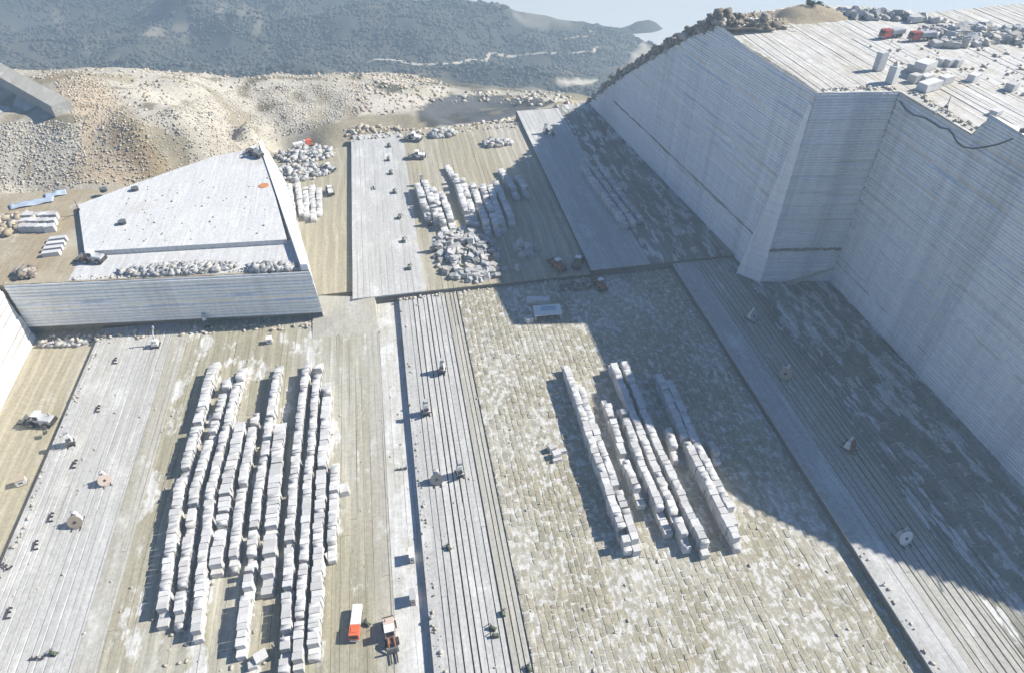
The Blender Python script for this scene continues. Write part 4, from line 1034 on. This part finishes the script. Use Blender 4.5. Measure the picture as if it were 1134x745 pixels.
def make_mast():
    t = empty('mast_drill', (0, 0, 0))
    for s in (-1, 1): MB().hull([(s * .9 - .25, -1.5, 0), (s * .9 + .25, -1.5, 0), (s * .9 + .25, 1.5, 0), (s * .9 - .25, 1.5, 0)], [(s * .9 - .25, -1.2, .7), (s * .9 + .25, -1.2, .7), (s * .9 + .25, 1.2, .7), (s * .9 - .25, 1.2, .7)]).build('track', 'dark', t)
    MB().box((0, 0, 1.2), (1.9, 2.2, 1.0)).build('body', 'white_p', t)
    MB().box((.3, -.3, 2.2), (1.1, 1.2, 1.1)).build('cab', 'white_p', t)
    MB().tube([(-.3, .5, 1.5), (.2, .8, 4.2), (1.0, 1.1, 7.0)], [.28, .22, .16], 6).build('mast', 'white_p', t)
    MB().tube([(.2, -.2, 2.4), (.1, .7, 3.6)], .12, 6).build('ram', 'steel', t)
    MB().box((.85, 1.05, 6.4), (.5, .5, .8)).build('drill_head', 'grey_p', t)
    return t
place(make_mast(), (173, 383), Z_LEFT, 0, 'white drill with a leaning mast at the foot of the bench', 'drill')
def make_cabin(wall='white_p', roof='white_p', d=(1.0, 2.7, 2.5)):
    t = empty('control_cabin', (0, 0, 0)); w, l, h = d
    MB().box((0, 0, h / 2 + .15), (w, l, h)).build('wall', wall, t)
    MB().box((0, 0, h + .25), (w + .25, l + .25, .16)).build('roof', roof, t)
    MB().box((0, 0, .08), (w + .1, l + .1, .14)).build('base', 'dark', t)
    dr = MB().box((w / 2 + .03, -l * .2, h * .45 + .15), (.06, .8, h * .82)).build('door', 'grey_p', t)
    MB().box((w / 2 + .08, -l * .2 + .3, h * .45), (.05, .08, .12)).build('handle', 'dark', dr)
    for y in (-l / 2 - .02, l / 2 + .02):
        f = MB().box((0, y, h * .62), (w * .55, .05, h * .35)).build('window', 'white_p', t); MB().box((0, y * 1.012, h * .62), (w * .45, .05, h * .27)).build('pane', 'glass', f)
    return t
place(make_cabin(), (456.5, 618), Z_LEFT, 0, 'narrow white cabin by the central step, the farther one', 'cabin', 'cabins by the central step', .95)
place(make_cabin('tanpink', 'grey_p'), (457.5, 664), Z_LEFT, 0, 'narrow pinkish cabin by the central step, the nearer one', 'cabin', 'cabins by the central step', .95)
place(make_cabin('white_p', 'wood', (2.2, 1.6, 1.8)), (25, 535), Z_FARL, .3, 'small pale hut on the lower floor at the left edge', 'hut')
place(make_cabin('white_p', 'white_p', (1.8, 1.8, 1.9)), (299, 379), Z_LEFT, 0, 'small white hut alone beyond the left yard rows', 'hut', None, .9)
# pale site shed with a flat roof and open front, in the shadow
t = empty('site_shed', un(606, 351, Z_MID), -.05)
MB().box((0, 1.9, 1.4), (8.4, .2, 2.8)).build('back_wall', 'grey_p', t)
for s in (-1, 1): MB().box((s * 4.1, 0, 1.4), (.2, 3.7, 2.8)).build('side_wall', 'white_p', t)
rf = MB().hull([(-4.5, -2.4, 2.6), (4.5, -2.4, 2.6), (4.5, 2.3, 3.1), (-4.5, 2.3, 3.1)], [(-4.5, -2.4, 2.75), (4.5, -2.4, 2.75), (4.5, 2.3, 3.25), (-4.5, 2.3, 3.25)]).build('roof', 'white_p', t)
MB().hull([(-2.4, -.2, 2.98), (2.6, -.6, 2.94), (3.0, 1.4, 3.16), (-1.6, 1.6, 3.18)], [(-2.4, -.2, 3.1), (2.6, -.6, 3.06), (3.0, 1.4, 3.28), (-1.6, 1.6, 3.3)]).build('tarpaulin_patch', 'blue_p', rf)
for k in range(4): MB().box((-3.9 + k * 2.6, -2.2, 1.3), (.16, .16, 2.6)).build('post', 'steel', t)
tag(t, 'pale open fronted shed with a bluish roof patch in the wall shadow', 'shed')
loose((596, 335), Z_MID, (7.5, 2.2, 1.6), -.25, 'long pale slab lying askew behind the shaded shed', 'stone_slab', var=3, cat='stone slab')
loose((586, 356), Z_MID, (2.4, 2.0, 1.7), .3, 'dark block at the left end of the shaded shed', var=5)
# dark iron rail brackets lying on the left lane
def make_bracket():
    t = empty('rail_bracket', (0, 0, 0))
    MB().box((0, 0, .5), (.22, 3.0, .3)).build('bar', 'dark', t)
    for y, l in ((-1.35, 1.1), (.2, .7), (1.3, .6)): MB().box((l / 2, y, .3), (l, .2, .5)).build('foot', 'dark', t)
    return t
br = make_bracket(); first = True
for px, z, rz, lab in [((82, 514), Z_LEFT, -.1, 'dark iron bracket left of the pinkish disc saw'), ((56, 573), Z_LEFT, 0, 'dark iron bracket left of the brown disc saw'), ((108, 453), Z_LEFT, 0, 'dark iron bracket far up the left lane'),
                       ((9, 679), Z_LEFT, 0, 'longest dark bracket, at the left frame edge'), ((39, 604), Z_LEFT, .1, 'dark bracket just below the brown disc saw'), ((6, 628), Z_LEFT, .9, 'short dark bracket lying askew at the left edge'),
                       ((41, 730), Z_LEFT, 1.4, 'dark bracket lying crosswise near the bottom left corner'), ((127, 400), Z_LEFT, 0, 'dark bracket nearest the bench in the left lane'), ((445, 520), Z_LEFT, 1.5, 'dark bar lying crosswise at the central step shadow'),
                       ((413, 209), Z_UP, .1, 'dark iron frame in the middle of the upper white strip')]:
    o = br if first else copy_tree(br); first = False
    place(o, px, z, rz, lab, 'iron bracket', 'iron brackets on the saw lanes', .9)
# small dark pumps along the upper strip and the far lanes
def make_pump():
    t = empty('water_pump', (0, 0, 0))
    MB().box((0, 0, .15), (1.3, 1.6, .2)).build('skid', 'dark', t)
    MB().tube([(0, -.7, .75), (0, .4, .75)], .45, 10).build('motor', 'green_p', t)
    MB().box((0, .65, .75), (.8, .5, .9)).build('gear', 'dark', t)
    MB().tube([(.3, .7, 1.0), (.5, 1.0, 1.5), (1.1, 1.2, .3)], .12, 6).build('outlet', 'steel', t)
    return t
pp = make_pump(); first = True
names = ['farthest', 'second farthest', 'third farthest', 'middle', 'third nearest', 'second nearest', 'nearest']
spots = [((431, 163), Z_UP, names[0]), ((430, 178), Z_UP, names[1]), ((433, 193), Z_UP, names[2]), ((437, 214), Z_UP, names[3]), ((442, 242), Z_UP, names[4]), ((447, 268), Z_UP, names[5]), ((453, 298), Z_UP, names[6])]
for px, z, nm in spots:
    o = pp if first else copy_tree(pp); first = False
    place(o, px, z, random.uniform(-.5, .5), f'{nm} dark pump in the line along the upper white strip', 'pump', 'pumps along the upper white strip', 1.15)
for px, z, rz, lab in [((497, 607), Z_MID, .5, 'dark tool by a groove, farthest of those right of centre'), ((557, 680), Z_MID, 0, 'dark pump on buff strip near the bottom centre'), ((546, 696), Z_MID, 1, 'small dark pump left of the buff strip near bottom'),
                       ((549, 704), Z_MID, 1.6, 'dark pump with stretched hose near the bottom centre'), ((586, 741), Z_MID, .3, 'dark pump at the bottom edge right of the grooves'), ((407, 691), Z_LEFT, .8, 'dark pump between the red truck and the loader'),
                       ((60, 724), Z_LEFT, 1.2, 'dark pump near the bottom left corner'), ((50, 479), Z_LEFT, .3, 'pale capped pump on the left step edge')]:
    place(copy_tree(pp), px, z, rz, lab, 'pump', 'pumps on the lower floors', .8)
def make_crane():
    t = empty('derrick', (0, 0, 0))
    for a in range(3): MB().tube([(1.6 * math.cos(a * 2.09), 1.6 * math.sin(a * 2.09), 0), (0, 0, 3.2)], .14, 5).build('leg', 'dark', t)
    MB().tube([(0, 0, 2.6), (.2, .2, 6.0)], .2, 6).build('mast', 'steel', t)
    MB().tube([(0, 0, 3.0), (-2.6, -1.2, 5.2)], .14, 5).build('boom', 'steel', t)
    MB().box((.4, .3, 1.2), (1.2, 1.0, 1.0)).build('winch', 'dark', t)
    return t
place(make_crane(), (612, 152), Z_UPR, .4, 'dark derrick with raised boom at the far shadow edge', 'derrick')
place(make_crane(), (390, 156), Z_UP, 1.0, 'dark derrick at the far left corner of the white strip', 'derrick', None, .9)
place(make_crane(), (1047, 122), Z_PLAT, .4, 'small dark derrick standing at the plateau rim', 'derrick', None, .6)
place(make_crane(), (1132, 150), Z_PLAT + 3.5, 1.4, 'winch frame at the right edge where the hose ends', 'winch', None, .8)
place(make_crane(), (90, 238), Z_BENCH, 1.4, 'dark derrick at the left side of the bench step', 'derrick', None, .9)

# black hose hanging over the wall rim
def on_wall(x, y):
    d = ray(x, y); xx = 142.0 if y > 0 else 142; t = (142.4 + (x - 1000) * .008 - .9) / d[0]; return CAMP + d * t
hp = [(996, 112), (1003, 122), (1012, 128), (1024, 131), (1034, 137), (1041, 142), (1050, 143), (1055, 149), (1059, 157), (1066, 163), (1078, 165), (1092, 163), (1106, 160), (1122, 154)]
tag(MB().tube([on_wall(*q) for q in hp], .17, 6).build('hose', 'pipe'), 'black hose looping over the top of the tall shaded wall', 'hose')
# blue sheets at the foot of the rubble
def sheet(px, z, w, l, rz, label, mat='blue_p'):
    c = un(*px, z); gx_, gy_ = np.meshgrid(np.linspace(-w / 2, w / 2, 16), np.linspace(-l / 2, l / 2, 8))
    gz_ = vnoise(gx_ + 40 + px[0], gy_ + 40, 1.6, 71) * .35 + .5
    o = link('tarpaulin', grid_mesh('tarpaulin', gx_, gy_, gz_), mat); o.location = c; o.rotation_euler = (0, 0, rz)
    md = o.modifiers.new('th', 'SOLIDIFY'); md.thickness = .06
    return tag(o, label, 'tarpaulin')
sheet((36, 226), Z_BENCH, 14, 4, .25, 'crumpled blue sheet at the foot of the left rubble slope')
sheet((62, 216), Z_BENCH, 7, 4, .35, 'smaller blue sheet right of the crumpled one')
# rusty disc lying on the bench top
p = un(292, 206, Z_BENCH2); o = MB().tube([(0, 0, .02), (0, 0, .12), (0, 0, .2)], [1.9, 1.9, 1.7], 24).build('spare_disc', 'orange_p'); o.location = p
tag(o, 'orange disc lying flat on the bench top', 'disc')
for px, lab in [((150, 211), 'round dark tank lid on the far side of the bench top'), ((136, 248), 'dark coil in the middle of the bench top'), ((115, 212), 'dark drum left of the round lid on the bench')]:
    t = empty('drum', un(*px, Z_BENCH2), random.uniform(0, 3)); MB().tube([(0, 0, 0), (0, 0, 1.1)], 1.2, 16).build('shell', 'dark', t); MB().tube([(0, 0, 1.1), (0, 0, 1.22)], 1.28, 16).build('lid', 'steel', t)
    tag(t, lab, 'drum')
# scrubby trees at the plateau's back edge
def make_tree(px, z, h, label, seed):
    g = np.random.default_rng(seed); t = empty('scrub_tree', un(*px, z))
    b = MB().tube([(0, 0, -.5), (.1, 0, h * .4), (0, .1, h * .85)], [.22, .15, .05], 6)
    for k in range(6):
        a = k * 1.05; b.tube([(0, 0, h * (.25 + .08 * k)), (math.cos(a) * h * .3, math.sin(a) * h * .3, h * (.42 + .08 * k))], [.08, .03], 5)
    b.build('trunk', 'bark', t)
    n = 900; d = g.normal(size=(n, 3)); d /= np.linalg.norm(d, axis=1)[:, None]; cl = g.integers(0, 9, n); cc = g.normal(0, .22, (9, 3))
    P = (cc[cl] + d * g.uniform(.05, .26, n)[:, None]) * h; P[:, 2] = P[:, 2] * .8 + h * .62
    A, B = g.normal(size=(n, 3)), g.normal(size=(n, 3)); sz = h * .06
    A /= np.linalg.norm(A, axis=1)[:, None]; B /= np.linalg.norm(B, axis=1)[:, None]
    V = np.stack([P - A * sz, P + B * sz * .6, P + A * sz, P - B * sz * .6], 1).reshape(-1, 3)
    link('crown', np_mesh('crown', V, np.arange(n * 4).reshape(n, 4)), 'leaf', t)
    return tag(t, label, 'tree')
make_tree((895, 13), Z_PLAT + 1.6, 4.2, 'dark scrubby tree on top of the earth mound', 1)
make_tree((904, 13), Z_PLAT + 1.2, 3.2, 'smaller tree right of the other on the mound', 2)
for i, (px, h) in enumerate([((812, 26), 3.5), ((819, 24), 3.0), ((806, 28), 2.6)]):
    make_tree(px, Z_PLAT + .3, h, ['middle', 'right', 'left'][i] + ' one of three low bushes at the plateau corner', 5 + i)

# ------------------------------------------------------------------ air
hz = MB().box((1500, 3200, -90), (9000, 8400, 484)).build('haze', None)
hm = bpy.data.materials.new('haze air'); hm.use_nodes = True
hn, hl = hm.node_tree.nodes, hm.node_tree.links
for q in list(hn): hn.remove(q)
ho = hn.new('ShaderNodeOutputMaterial'); hv = hn.new('ShaderNodeVolumePrincipled')
hv.inputs['Color'].default_value = (.64, .83, 1.0, 1); hv.inputs['Density'].default_value = HAZE_DENSITY; hv.inputs['Anisotropy'].default_value = .2
hl.new(hv.outputs[0], ho.inputs['Volume'])
hz.data.materials.append(hm); hz['kind'] = 'stuff'
tag(hz, 'pale blue haze filling the air over quarry and valley', 'haze')
